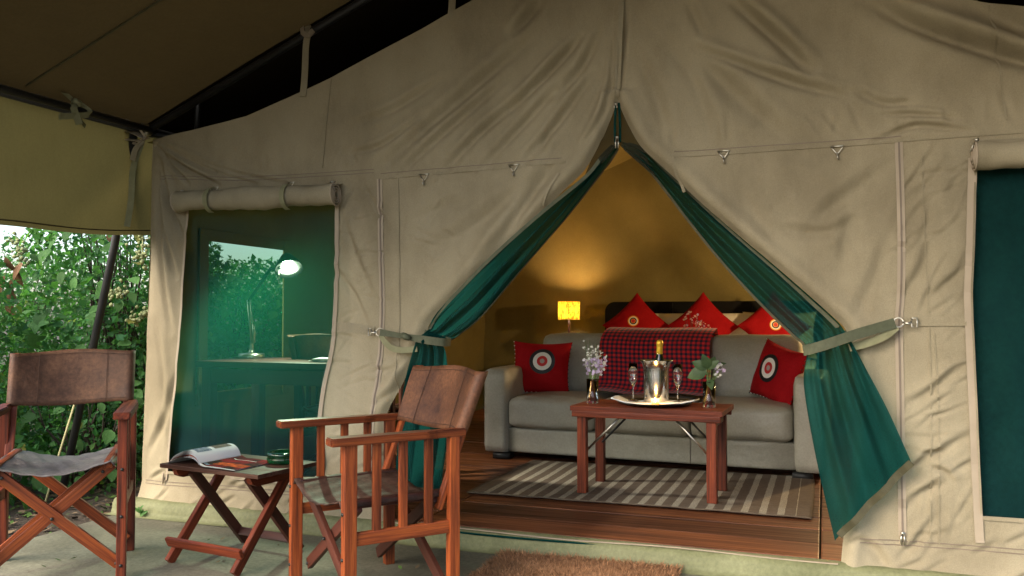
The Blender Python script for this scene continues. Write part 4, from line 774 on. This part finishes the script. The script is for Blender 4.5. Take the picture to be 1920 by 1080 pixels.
# checked blanket over the sofa back
def blanket_mat():
    m = bpy.data.materials.new('red_blue_check_cloth'); m.use_nodes = True; N, L = links(m); p = N['Principled BSDF']; p.inputs['Roughness'].default_value = .85; p.inputs['Sheen Weight'].default_value = .2
    uv = N.new('ShaderNodeUVMap'); uv.uv_map = 'uv'; sx = N.new('ShaderNodeSeparateXYZ'); L.new(uv.outputs[0], sx.inputs[0])
    def sq(s, f, th):
        a = N.new('ShaderNodeMath'); a.operation = 'MULTIPLY'; L.new(s, a.inputs[0]); a.inputs[1].default_value = f; b = N.new('ShaderNodeMath'); b.operation = 'FRACT'; L.new(a.outputs[0], b.inputs[0]); c = N.new('ShaderNodeMath'); c.operation = 'GREATER_THAN'; L.new(b.outputs[0], c.inputs[0]); c.inputs[1].default_value = th; return c.outputs[0]
    def mix(f, a, b):
        x = N.new('ShaderNodeMix'); x.data_type = 'RGBA'; L.new(f, x.inputs[0])
        for k, q in ((6, a), (7, b)):
            if isinstance(q, tuple): x.inputs[k].default_value = (*q, 1)
            else: L.new(q, x.inputs[k])
        return x.outputs[2]
    a = sq(sx.outputs[0], 1 / .033, .5); b = sq(sx.outputs[1], 1 / .033, .5)
    row1 = mix(a, (.62, .010, .014), (.20, .005, .018)); row2 = mix(a, (.20, .005, .018), (.008, .008, .032)); L.new(mix(b, row1, row2), p.inputs['Base Color'])
    nz = N.new('ShaderNodeTexNoise'); nz.inputs['Scale'].default_value = 500; bp = N.new('ShaderNodeBump'); bp.inputs['Strength'].default_value = .4; bp.inputs['Distance'].default_value = .003; L.new(nz.outputs[0], bp.inputs['Height']); L.new(bp.outputs[0], p.inputs['Normal'])
    return m
nu, nv = 60, 70; prof_ = smooth_path([(2.76, .62), (2.74, .80), (2.66, .872), (2.54, .884), (2.41, .868), (2.335, .80), (2.285, .68), (2.225, .54), (2.175, .465), (2.06, .452)], nv); V = []; UV = []; L_ = 0
for j in range(nv):
    if j: L_ += np.linalg.norm(prof_[j] - prof_[j - 1])
    for i in range(nu):
        u = i / (nu - 1); x = -.645 + .78 * u - .02 * (j / nv) + .012 * math.sin(j * .22 + 2)
        y = prof_[j][0] - .018 * (x + .26) * 2.0 - .016 - .008 * math.sin(u * 14 + j * .05) * min(1, j / 30) - .05 * 0
        V.append((x, y - (x + .26) * .034, prof_[j][1] + .010 * math.sin(u * 9 + 1) * (1 if j > nv - 12 else .25))); UV.append((u * .78, L_))
bl = pyd('blanket', V, gridf(nu, nv), [blanket_mat()], None); uvl = bl.data.uv_layers.new(name='uv')
li = np.zeros(len(bl.data.loops), np.int32); bl.data.loops.foreach_get('vertex_index', li); uvl.data.foreach_set('uv', np.array(UV, np.float32)[li].ravel())
setp(bl, 'red and dark blue checked blanket draped over the sofa back', 'blanket')

# ---------------------------------------------------------------- bed, bedside tables, lamps
be = thing('bed', 'double bed with black padded headboard behind the sofa', 'bed', (-.20, 3.80, 0))
rbox('frame', (0, .0, .20), (1.90, 2.0, .24), .02, 'headboard', be, n=3); rbox('mattress', (0, 0, .44), (1.86, 1.96, .24), .06, 'linen', be, n=8); rbox('bed_cover', (0, -.08, .555), (1.94, 1.80, .06), .028, 'linen', be, n=10, jitter=.004)
bm = bmesh.new(); o = [(-1.03, 0), (1.03, 0)] + [(1.03 - .10 + .10 * math.cos(a), 1.115 - .10 + .10 * math.sin(a)) for a in np.linspace(0, math.pi / 2, 8)] + [(-1.03 + .10 + .10 * math.cos(a), 1.115 - .10 + .10 * math.sin(a)) for a in np.linspace(math.pi / 2, math.pi, 8)]
fc = bm.faces.new([bm.verts.new((x, 0, z)) for x, z in o]); r_ = bmesh.ops.extrude_face_region(bm, geom=[fc])
for v in r_['geom']:
    if isinstance(v, bmesh.types.BMVert): v.co.y += .07
bmesh.ops.recalc_face_normals(bm, faces=list(bm.faces)); hb = bm_obj('headboard', bm, 'headboard', be, False, Matrix.Translation((0, .96, 0)))
for x in (-.35, .02, .4): tube('headboard_seam', [(x, -.002, .5), (x, -.002, 1.10)], .004, 'sofa_foot', hb, 5)
for x, lb in ((-.62, 'white bed pillow behind the first red cushion next to the table lamp'), (-.09, 'white bed pillow between the two pointed red cushions'), (.40, 'white bed pillow behind the red cushion next to the door curtain')):
    cushion('pillow', lb, (x + .05, 4.58, .80), (R(-22), 0, 0), (.66, .46), .20, 'linen', cat='pillow', seed=int(abs(x * 100)))
for k, (x, lb) in enumerate(((-.825, 'pointed red cushion with small orange ringed disc next to the lit table lamp'), (-.205, 'pointed red cushion on the bed behind the small dried flowers'), (.42, 'pointed red cushion on the bed half hidden by the door curtain'))):
    cushion('cushion', lb, (x, 4.36, .878), (R(-16), R(45), 0), (.46, .46), .16, 'red', emblem=((-.045 if k == 0 else 0, .0), small) if k != 1 else None, seed=5 + k)
def bedside(x, lb):
    t = thing('bedside_table', lb, 'table', (x, 4.62, 0)); rbox('top', (0, 0, .585), (.42, .40, .03), .006, 'wood_d', t, n=1); rbox('drawer', (0, -.01, .47), (.37, .36, .20), .008, 'wood_d', t, n=1); rbox('knob', (0, -.20, .47), (.025, .025, .025), .01, 'brass', t, n=2)
    for a in (-1, 1):
        for b in (-1, 1): beam('leg', (a * .18, b * .17, 0), (a * .18, b * .17, .57), .04, .04, 'wood_d', t, up=(0, 1, 0))
bedside(-1.56, 'dark bedside table carrying the lit table lamp')
lp = thing('table_lamp', 'small lit table lamp with woven yellow shade beside the bed', 'lamp', (-1.56, 4.60, .601))
lathe('base', [(0, 0), (.075, 0), (.075, .012), (.03, .022), (.015, .03)], 'wood_d', lp, 24); tube('stem', [(0, 0, .02), (0, 0, .36)], [.013, .011], 'wood_d', lp, 10)
def shade_mat():
    m = mat('woven_lamp_shade', (.50, .30, .02), (.17, .075, .004), (70, 70, 22), .8, rnd=False, transl=.38, lo=.42, hi=.58, grain=((20, 20, 120), .5)); return m
lathe('shade', [(.108, .335), (.110, .42), (.110, .515)], [shade_mat()], lp, 36); lathe('shade_ring', [(.1105, .333), (.1125, .333), (.1125, .340), (.1105, .340)], 'brass', lp, 36); lathe('bulb', [(0, .385), (.02, .39), (.03, .42), (.02, .45), (.01, .46)], 'bulb', lp, 12)
pl_ = bpy.data.lights.new('bulb_light', 'POINT'); pl_.energy = 50; pl_.color = (1, .50, .13); pl_.shadow_soft_size = .03; po = bpy.data.objects.new('bulb_light', pl_); COL.objects.link(po); po.parent = lp; po.location = (0, 0, .425)
fl_ = thing('floor_lamp', 'slim floor lamp with bare globe bulb standing beside the bed', 'lamp', (1.45, 3.05, 0))
lathe('base', [(0, 0), (.14, 0), (.14, .015), (.02, .03)], 'black', fl_, 24); tube('stem', [(0, 0, .02), (0, 0, 1.17)], .012, 'black', fl_, 10); 
pl_ = bpy.data.lights.new('globe_light', 'POINT'); pl_.energy = 34; pl_.color = (1, .68, .33); pl_.shadow_soft_size = .05; po = bpy.data.objects.new('globe_light', pl_); COL.objects.link(po); po.parent = fl_; po.location = (0, 0, 1.34)
gl = lathe('globe', [(.0, 1.16), (.03, 1.168), (.048, 1.20), (.05, 1.22), (.042, 1.25), (.02, 1.268), (0, 1.27)], [mat('warm_globe', (1, .8, .5), None, emit=(1, .60, .22, 12))], fl_, 20)

# ---------------------------------------------------------------- coffee table and what stands on it
ct = thing('coffee_table', 'red hardwood coffee table on the striped rug before the sofa', 'table', (-.045, 1.03, .014), R(-2)); CH = .468
for k in range(4): y = -.21 + .105 * (k + .5); beam('top_board', (-.405, y, CH - .013), (.405, y, CH - .013), .1045, .026, 'wood', ct, bev=.002)
for s in (-1, 1): beam('apron', (-.395, s * .20, CH - .042), (.395, s * .20, CH - .042), .02, .032, 'wood', ct)
for sx in (-1, 1):
    for sy in (-1, 1): beam('leg', (sx * .345, sy * .172, 0), (sx * .345, sy * .172, CH - .026), .050, .046, 'wood', ct, up=(0, 1, 0))
    beam('rail', (sx * .345, -.15, CH - .06), (sx * .345, .15, CH - .06), .03, .055, 'wood_d', ct)
    for sy in (-1, 1): tube('brace_rod', [(sx * .325, sy * .14, .23), (sx * .12, sy * .12, CH - .03)], .0065, 'steel' if sy < 0 else 'black', ct, 8)
cz_ = .014 + CH + .0015
tr = thing('serving_tray', 'round dark metal tray on the coffee table', 'tray', (-.035, 1.05, cz_)); lathe('dish', [(0, .002), (.15, .002), (.19, .010), (.205, .018), (.207, .016), (.19, .006), (.15, 0), (0, 0)], 'tray', tr, 48)
nk = VN(77); V = []
for j in range(14):
    for i in range(50):
        x = -.225 + .45 * i / 49; y = -.085 + .17 * j / 13; V.append((x, y + .012 * math.sin(x * 9), .010 + .004 * math.sin(x * 18 + y * 10) + .006 * float(nk(np.array(x * 14.), np.array(y * 18.))) + .020 * max(0, (abs(x) - .15) / .07) ** 1.1))
np_ = sling('napkin', [V[j * 50:(j + 1) * 50] for j in range(14)], 'napkin', None, .006); np_.location = (-.035, 1.06, cz_ + .004); setp(np_, 'folded white napkin lying across the metal tray', 'napkin')
iz = cz_ + .019
bu = thing('ice_bucket', 'brushed steel champagne bucket with flared rim on the tray', 'bucket', (-.033, 1.08, iz - .004))
lathe('body', [(0, .0), (.066, .0), (.068, .004), (.069, .15), (.071, .185), (.080, .212), (.094, .224), (.095, .226), (.092, .225), (.078, .210), (.067, .185), (.065, .15), (.064, .01), (0, .008)], 'brushed', bu, 56)
bo = thing('champagne_bottle', 'dark champagne bottle with gold foil neck standing in the steel bucket', 'bottle', (-.022, 1.085, iz + .006), rot=(R(2), R(2), 0))
lathe('glass_body', [(0, 0), (.040, .0), (.043, .01), (.043, .14), (.036, .19), (.019, .24), (.0155, .262)], 'bottle', bo, 28); lathe('foil_neck', [(.0165, .248), (.0175, .252), (.0165, .285), (.0175, .296), (.0185, .300), (.0185, .312), (.0165, .322), (.010, .327), (0, .328)], 'foil', bo, 24)
def flute(x, y, lb):
    t = thing('champagne_flute', lb, 'glass', (x, y, iz - .003))
    lathe('glass_bowl', [(0, 0), (.034, 0), (.034, .0015), (.012, .005), (.0045, .012), (.004, .070), (.006, .082), (.018, .102), (.0255, .130), (.0265, .160), (.0235, .205), (.0225, .205), (.0253, .160), (.0243, .131), (.017, .104), (.004, .088), (0, .087)], 'glass', t, 32)
flute(-.158, 1.06, 'empty champagne flute on the tray beside the tall lilac flowers'); flute(.088, 1.055, 'empty champagne flute on the tray beside the vase of broad leaves')
cd = thing('tealight_candle', 'small lit tealight candle in a glass cup before the bucket', 'candle', (-.012, .935, cz_ + .006))
lathe('glass_cup', [(0, 0), (.019, 0), (.021, .003), (.024, .034), (.0225, .034), (.0195, .004), (0, .004)], 'cupglass', cd, 24); lathe('wax', [(0, .004), (.018, .004), (.019, .016), (0, .017)], 'wax', cd, 20); lathe('flame', [(0, .018), (.0035, .022), (.0042, .028), (.002, .038), (0, .044)], 'flame', cd, 12)
pl_ = bpy.data.lights.new('candle_light', 'POINT'); pl_.energy = .4; pl_.color = (1, .5, .14); pl_.shadow_soft_size = .006; po = bpy.data.objects.new('candle_light', pl_); COL.objects.link(po); po.parent = cd; po.location = (0, 0, .052)
def vase(x, y, lb, r=.034, h=.135):
    t = thing('glass_vase', lb, 'vase', (x, y, cz_)); lathe('glass', [(0, 0), (r * .92, 0), (r * .95, .004), (r, h), (r - .002, h), (r * .95 - .003, .014), (0, .014)], 'glass', t, 28); lathe('water', [(0, .0145), (r * .95 - .0035, .0145), (r - .004, h * .55), (0, h * .55)], 'water', t, 24)
vase(-.372, .995, 'tall clear glass vase holding lilac flowers on the coffee table'); vase(.262, 1.00, 'clear glass vase holding broad leaves on the coffee table')
def leafgeo(L0, W0, n=7, bend=.25):
    V, F_ = [], []
    for i in range(n):
        t = i / (n - 1); wv = W0 / 2 * math.sin(math.pi * min(1, t * .96 + .03)) ** .75 * (1.15 - .5 * t); x = L0 * t; z = -bend * L0 * t * t
        V += [(x, -wv, z + wv * .25), (x, 0, z), (x, wv, z + wv * .25)]
    for i in range(n - 1):
        for k in (0, 1): a = i * 3 + k; F_.append((a, a + 1, a + 4, a + 3))
    return V, F_
def orient(p, d, up=(0, 0, 1)):
    m, _ = frame(p, tuple(Vector(p) + Vector(d)), up); m.translation = Vector(p); return m
def floret(nm, p, s, mt, par):
    V, F_ = [], []
    for k in range(5):
        a = 2 * math.pi * k / 5; o = len(V); c = Vector((math.cos(a), math.sin(a), 0)); q = Vector((-math.sin(a), math.cos(a), 0))
        for P in (Vector((0, 0, 0)), c * s * .6 + q * s * .38 + Vector((0, 0, s * .25)), c * s + Vector((0, 0, s * .2)), c * s * .6 - q * s * .38 + Vector((0, 0, s * .25))): V.append(P)
        F_.append((o, o + 1, o + 2, o + 3))
    ob = pyd(nm, V, F_, mt, par, False); ob.location = p; ob.rotation_euler = (R(60) + random.gauss(0, .6), random.gauss(0, .6), random.uniform(-1, 1)); return ob
fb = thing('flower_bunch', 'tall bunch of lilac and white wild flowers in the glass vase', 'flowers', (-.372, .995, cz_ + .016)); 
for k in range(15):
    a = random.uniform(0, 6.28); r_ = random.uniform(.02, .075); h = random.uniform(.20, .335); tip = Vector((r_ * math.cos(a) + .008, r_ * math.sin(a) * .7, h)); b_ = Vector((random.uniform(-.014, .014), random.uniform(-.014, .014), .002))
    mid = b_.lerp(tip, .42) * 1.0; mid.x *= .5; mid.y *= .5
    tube('stem', [b_, mid, tip], [.0018, .0016, .0009], 'stem', fb, 5)
    for q in range(9):
        t_ = random.uniform(.62, 1.0); p = mid.lerp(tip, (t_ - .42) / .58) + Vector((random.gauss(0, .011), random.gauss(0, .011), random.gauss(0, .008)))
        low = p.z < .235; floret('floret', p, random.uniform(.009, .015) if low else random.uniform(.005, .009), 'petal' if low and random.random() < .75 else 'petal_w', fb)
lv = thing('leaf_bunch', 'broad grey green leaves with a few lilac flowers in the vase', 'flowers', (.262, 1.00, cz_ + .016))
def bleaf(par, base, d, L0, W0, mt, up=(0, -1, .4), nm='leaf'):
    v, f = leafgeo(L0, W0); o = pyd(nm, v, f, mt, par); o.matrix_local = orient(base, d, up); return o
for (b_, d, L0, W0) in (((-.012, 0, .175), (-1, -.2, -.28), .105, .082), ((-.01, 0, .19), (-1, -.1, .5), .085, .06), ((.0, 0, .19), (-.25, -.5, .75), .085, .060), ((.01, 0, .20), (.9, .2, .28), .085, .03), ((0, .01, .18), (.3, .4, .9), .09, .05), ((.005, -.01, .13), (.15, -.6, -.35), .07, .045), ((0, 0, .19), (.55, -.3, .5), .07, .045)):
    tube('stem', [(random.uniform(-.01, .01), random.uniform(-.01, .01), .002), (b_[0] * .5, b_[1] * .5, .1), b_], .0022, 'stem', lv, 5); bleaf(lv, b_, d, L0, W0, 'bigleaf')
for k in range(5):
    tip = Vector((.045 + random.uniform(-.01, .035), random.uniform(-.02, .02), random.uniform(.15, .215))); tube('stem', [(.0, 0, .003), (.012, 0, .11), tip], .0013, 'stem', lv, 5)
    for q in range(4): floret('floret', tip + Vector((random.gauss(0, .009), random.gauss(0, .009), random.gauss(0, .009))), random.uniform(.007, .012), random.choice(('petal', 'petal_w', 'petal_w')), lv)
df = thing('flower_sprig', 'small sprig of pale dried flowers standing behind the blanket', 'flowers', (-.06, 2.80, .60))
for k in range(16):
    a = random.uniform(0, 6.28); r_ = random.uniform(.02, .09); tip = Vector((r_ * math.cos(a), r_ * math.sin(a) * .5, random.uniform(.26, .40))); tube('stem', [(random.uniform(-.01, .01), 0, -.02), tip * .6, tip], .0015, 'bark', df, 4)
    for q in range(4): floret('floret', tip + Vector((random.gauss(0, .010), random.gauss(0, .008), random.gauss(0, .012))), random.uniform(.006, .011), random.choice(('petal_w', 'petal_p', 'petal_p', 'petal')), df)

# ---------------------------------------------------------------- writing desk behind the netting window
dk = thing('writing_desk', 'dark wooden writing desk seen through the green netting window', 'desk', (-1.86, .52, 0))
for k in range(4): beam('top_board', (-.60, -.27 + .135 * k + .0675, .70), (.60, -.27 + .135 * k + .0675, .70), .134, .034, 'wood_d', dk)
for sx in (-1, 1):
    for sy in (-1, 1): beam('leg', (sx * .54, sy * .22, 0), (sx * .54, sy * .22, .685), .06, .06, 'wood_d', dk, up=(0, 1, 0))
beam('apron', (-.54, -.235, .635), (.54, -.235, .635), .02, .08, 'wood_d', dk); beam('apron', (-.54, .235, .635), (.54, .235, .635), .02, .08, 'wood_d', dk)
beam('brace', (.50, -.2, .62), (.25, -.2, .3), .012, .016, 'black', dk)
armchair('dark folding armchair tucked under the writing desk behind the netting window', (-1.80, .86, .001), R(178), .52, .40, .60, .42, .64, .86, 'wood_d', 'wood_d', 'leather', 'leather_g')
dl = thing('desk_lamp', 'lit chrome swing arm lamp on the desk behind the netting', 'lamp', (-2.37, .63, .719))
lathe('base', [(0, 0), (.075, 0), (.078, .008), (.074, .026), (.02, .030), (.012, .05), (.010, .09)], 'steel', dl, 28)
tube('lower_arm', [(0, 0, .07), (-.03, 0, .345)], .007, 'steel', dl, 8); tube('lower_arm', [(.016, 0, .085), (-.012, 0, .35)], .005, 'steel', dl, 8); tube('spring', [(.018, 0, .09), (.012, 0, .20)], .010, 'steel', dl, 8)
tube('upper_arm', [(-.03, 0, .335), (.105, 0, .51)], .007, 'metal_dark', dl, 8); tube('upper_arm', [(-.012, 0, .345), (.118, 0, .505)], .005, 'metal_dark', dl, 8)
tube('joint', [(.105, 0, .50), (.13, 0, .53), (.17, -.01, .52), (.22, -.03, .535)], .010, 'metal_dark', dl, 8)
sh_ = bpy.data.objects.new('shade_pivot', None)
so_ = lathe('shade', [(.012, .09), (.03, .085), (.045, .06), (.075, .01), (.082, -.02), (.080, -.02), (.072, .01), (.042, .058), (.02, .078)], 'metal_dark', dl, 32); so_.location = (.275, -.03, .535); so_.rotation_euler = (R(-24), R(-30), 0)
bb = lathe('bulb', [(0, -.012), (.02, -.008), (.036, .006), (.038, .016), (.028, .034), (.014, .055)], 'bulb', so_, 20)
tube('pull_chain', [(.225, -.05, .515), (.222, -.052, .44)], .0022, 'steel', dl, 5)
ls = bpy.data.lights.new('desk_light', 'SPOT'); ls.energy = 48; ls.color = (1, .95, .78); ls.spot_size = R(140); ls.spot_blend = .6; ls.shadow_soft_size = .03; lo_ = bpy.data.objects.new('desk_light', ls); COL.objects.link(lo_); lo_.parent = so_; lo_.location = (0, 0, -.03)
pap = thing('paper_folder', 'flat folder of papers on the desk behind the netting', 'papers', (-1.66, .50, .719), R(12))
for k in range(3): rbox('sheet', (0.004 * k, .006 * k, .004 + .005 * k), (.32, .23, .0045), .001, 'paper' if k != 1 else 'leafd', pap, n=1, rot=(0, 0, R(4 * k)))
beam_ = rbox('pen', (-2.53 + .20, .50, .726), (.12, .012, .012), .004, 'black', None, n=1, rot=(0, 0, R(20))); setp(beam_, 'black pen lying by the lamp on the desk', 'pen')

# ---------------------------------------------------------------- shrubs beyond the porch
def shrub(label, cx, cy, rx, ry, h, n, nbig, seed, lsz=(.03, .062), yellow=0.0):
    g = np.random.default_rng(seed); t = thing('leafy_shrub', label, 'shrub', (cx, cy, -.16)); nz = VN(seed)
    ns = 26
    for k in range(ns):
        a = g.uniform(0, 6.28); r = g.uniform(.05, .8); bx, by = g.uniform(-.35, .35) * rx, g.uniform(-.35, .35) * ry; tx, ty = rx * r * math.cos(a), ry * r * math.sin(a); hh = h * g.uniform(.7, 1.02)
        tube('stem', [(bx, by, -.03), (bx * .6 + tx * .4 + g.uniform(-.06, .06), by * .6 + ty * .4, hh * .4), (tx * .8 + g.uniform(-.06, .06), ty * .8, hh * .75), (tx, ty, hh)], [.013, .010, .006, .003], 'bark', t, 5)
    m = int(n * 2.6); u = g.uniform(-1, 1, (m, 3)); u[:, 2] = g.uniform(0.0, 1, m); rad = np.hypot(u[:, 0], u[:, 1]); prof = np.interp(u[:, 2], [0, .15, .5, .8, 1], [.75, .95, 1.0, .9, .55])
    lump = .28 * nz(u[:, 0] * 3 + u[:, 2] * 3, u[:, 1] * 3 - u[:, 2] * 4) + .2 * nz(u[:, 0] * 7, u[:, 2] * 8 + u[:, 1] * 5)
    s = rad / (prof * (1 + lump)); k = (s < 1) & (g.random(m) < .25 + .75 * np.clip(s, 0, 1) ** 1.5); k &= nz(u[:, 0] * 5 + 20, u[:, 2] * 7 + u[:, 1] * 5) > -.30
    u = u[k][:n]; P = u * np.array([rx, ry, h]); N_ = len(P)
    out = P * np.array([1, 1, .25]); out /= np.linalg.norm(out, axis=1, keepdims=True) + 1e-6
    d = out * .5 + g.normal(0, .8, (N_, 3)); d[:, 2] -= .25; d /= np.linalg.norm(d, axis=1, keepdims=True)
    nn = out * .6 + np.array([0, 0, .75]) + g.normal(0, .5, (N_, 3)); nn -= d * (nn * d).sum(1, keepdims=True); nn /= np.linalg.norm(nn, axis=1, keepdims=True) + 1e-6; sd_ = np.cross(d, nn)
    L0 = g.uniform(lsz[0], lsz[1], (N_, 1)) * g.uniform(.7, 1.3, (N_, 1)); W0 = L0 * g.uniform(.5, .85, (N_, 1))
    c = P; mid = c + d * L0 * .45; dr_ = -nn * L0 * .10
    q1 = np.stack([c, mid - sd_ * W0 * .5 - dr_ * 1.0, c + d * L0 + dr_, mid], 1); q2 = np.stack([c, mid, c + d * L0 + dr_, mid + sd_ * W0 * .5 - dr_], 1)
    V = np.stack([q1, q2], 1).reshape(-1, 3)
    b = g.uniform(.55, 1.35, (N_, 1)); tint = b * np.stack([g.uniform(.75, 1.25, N_), np.ones(N_), g.uniform(.7, 1.6, N_)], 1); yl = g.random(N_) < (.02 + yellow); tint[yl] = np.array([3.0, 1.6, .8]) * b[yl]
    setp(quads_mesh('foliage', V, 4, 'leaf', t, np.repeat(tint, 2, 0)), kind='stuff')
    meshes = []
    for wv in (.62, .8, .95):
        v, f = leafgeo(1, wv, 7, .22); me = bpy.data.meshes.new('leaf'); me.from_pydata([tuple(x) for x in v], [], f); me.polygons.foreach_set('use_smooth', [True] * len(me.polygons)); meshes.append(me)
    mset = {}
    for k in range(nbig):
        z = g.uniform(.12, 1.0); a = g.uniform(-2.6, .6); rr = np.interp(z, [0, .15, .5, .8, 1], [.75, .95, 1.0, .9, .55]) * g.uniform(.85, 1.05)
        p = Vector((rx * rr * math.cos(a), ry * rr * math.sin(a), h * z)); mname = 'leafp' if g.random() > .10 else ('leafy' if g.random() < .8 else 'leafd'); key = (int(g.integers(3)), mname)
        if key not in mset: mm = meshes[key[0]].copy(); mm.materials.append(M[mname]); mset[key] = mm
        o = bpy.data.objects.new('leaf', mset[key]); COL.objects.link(o); o.parent = t; dd = Vector((math.cos(a) * .5 + g.normal(0, .6), math.sin(a) * .5 + g.normal(0, .6), -.45 + g.normal(0, .4))).normalized()
        o.matrix_local = orient(p, dd, (math.cos(a) * .7, math.sin(a) * .7, .8)) @ Matrix.Scale(float(g.uniform(.055, .14)), 4)
    return t
def cluster(t, p, d, Ln, nb, g):
    V, F_ = [], []; d = Vector(d).normalized()
    geo = [tube_geo([p, Vector(p) + d * Ln], .004, 5)]
    for k in range(nb):
        q = Vector(p) + d * Ln * g.uniform(.1, 1) + Vector(g.normal(0, .026, 3)); r = g.uniform(.009, .015); b_ = bmesh.new(); bmesh.ops.create_icosphere(b_, subdivisions=1, radius=r)
        for v in b_.verts: v.co *= g.uniform(.8, 1.2)
        b_.verts.index_update(); geo.append(([v.co + q for v in b_.verts], [tuple(v.index for v in f.verts) for f in b_.faces])); b_.free()
    v, f = join_geo(geo); o = pyd('seed_cluster', v, f, 'berry', t); return o
g_ = np.random.default_rng(5)
s1 = shrub('broad leaved shrub with pale seed clusters just beyond the leaning post', -3.92, 1.22, .70, .72, 2.05, 11500, 170, 21)
s2 = shrub('leafy shrub with yellowing leaves beside the porch edge', -4.45, -.25, .80, .75, 1.68, 11500, 170, 22, yellow=.05)
s3 = shrub('dense green shrub growing close to the tent corner', -3.75, 2.15, .72, .80, 1.60, 11500, 90, 23)
s4 = shrub('lower shrub at the back of the thicket under the sky gap', -5.5, 1.2, 1.0, 1.0, 1.78, 8500, 60, 24)
s5 = shrub('loose shrub in the thicket behind the yellowing one', -6.2, -.5, 1.0, .9, 1.95, 8500, 60, 25)
s6 = shrub('low shrub beyond the side window of the tent', -4.3, 3.5, .9, .9, 1.66, 8500, 30, 26)
s7 = shrub('spreading shrub at the far end of the thicket', -6.0, 3.2, 1.3, 1.3, 1.85, 8500, 30, 27)
s8 = shrub('small ground shrub with bright leaves under the leaning post', -3.55, .55, .42, .5, .62, 1500, 40, 28, lsz=(.03, .055), yellow=.02)
s9 = shrub('small ground shrub with yellow leaves behind the brown armchair', -3.75, -.35, .45, .5, .75, 1600, 40, 29, lsz=(.03, .06), yellow=.08)
for (t, p, d, Ln, nb) in ((s1, (.55, -.42, 1.68), (.15, -.1, -1), .22, 55), (s1, (.66, -.35, 1.20), (-.7, -.4, -.45), .24, 55), (s1, (.42, -.55, 1.25), (.6, -.3, .2), .16, 30), (s2, (.35, .72, 1.66), (.1, .1, -1), .2, 45), (s5, (.75, .3, 1.75), (.1, 0, -1), .2, 40)): cluster(t, p, d, Ln, nb, g_)
for k in range(9):
    o = bleaf(s2, (.45 + random.uniform(-.04, .04), .62 + random.uniform(-.04, .04), 1.50 - .035 * k), (random.gauss(0, .4), random.gauss(0, .4), -1), .12, .06, 'leafd')
# leaf litter and fallen leaves on the soil
NL = 5200; lx = rng.uniform(-5.2, -2.72, NL); ly = rng.uniform(-2.2, 3.2, NL); la = rng.uniform(0, 6.28, NL); ls_ = rng.uniform(.012, .04, (NL, 1)); lx[:90] = rng.uniform(-2.6, .6, 90); ly[:90] = rng.uniform(-2.2, -.1, 90); ls_[:90] *= .45; lzz = gz(lx, ly) + .012; lzz[:90] = PZ + .009
D = np.stack([np.cos(la), np.sin(la), rng.normal(0, .25, NL)], 1); S = np.stack([-np.sin(la), np.cos(la), rng.normal(0, .25, NL)], 1); Pc = np.stack([lx, ly, lzz], 1)
V = np.stack([Pc - D * ls_, Pc + S * ls_ * .45, Pc + D * ls_, Pc - S * ls_ * .45], 1).reshape(-1, 3); gr = rng.random((NL, 1)) < .45
tn = np.where(gr, np.array([[.5, 1.25, .4]]), np.array([[1., .95, .9]])) * rng.uniform(.4, 1.4, (NL, 1)); setp(quads_mesh('leaf_litter', V, 4, 'litter', None, tn), 'dead and green leaves scattered on the soil beside the porch', 'leaf litter', kind='stuff')
wd2 = thing('weed_sprig', 'tiny green weed growing at the tent sill corner', 'weed', (-2.50, -.10, PZ)); 
for k in range(9): a = k * .7; bleaf(wd2, (0, 0, .004 + .004 * k), (math.cos(a), math.sin(a), .8), .05, .016, 'leafp')
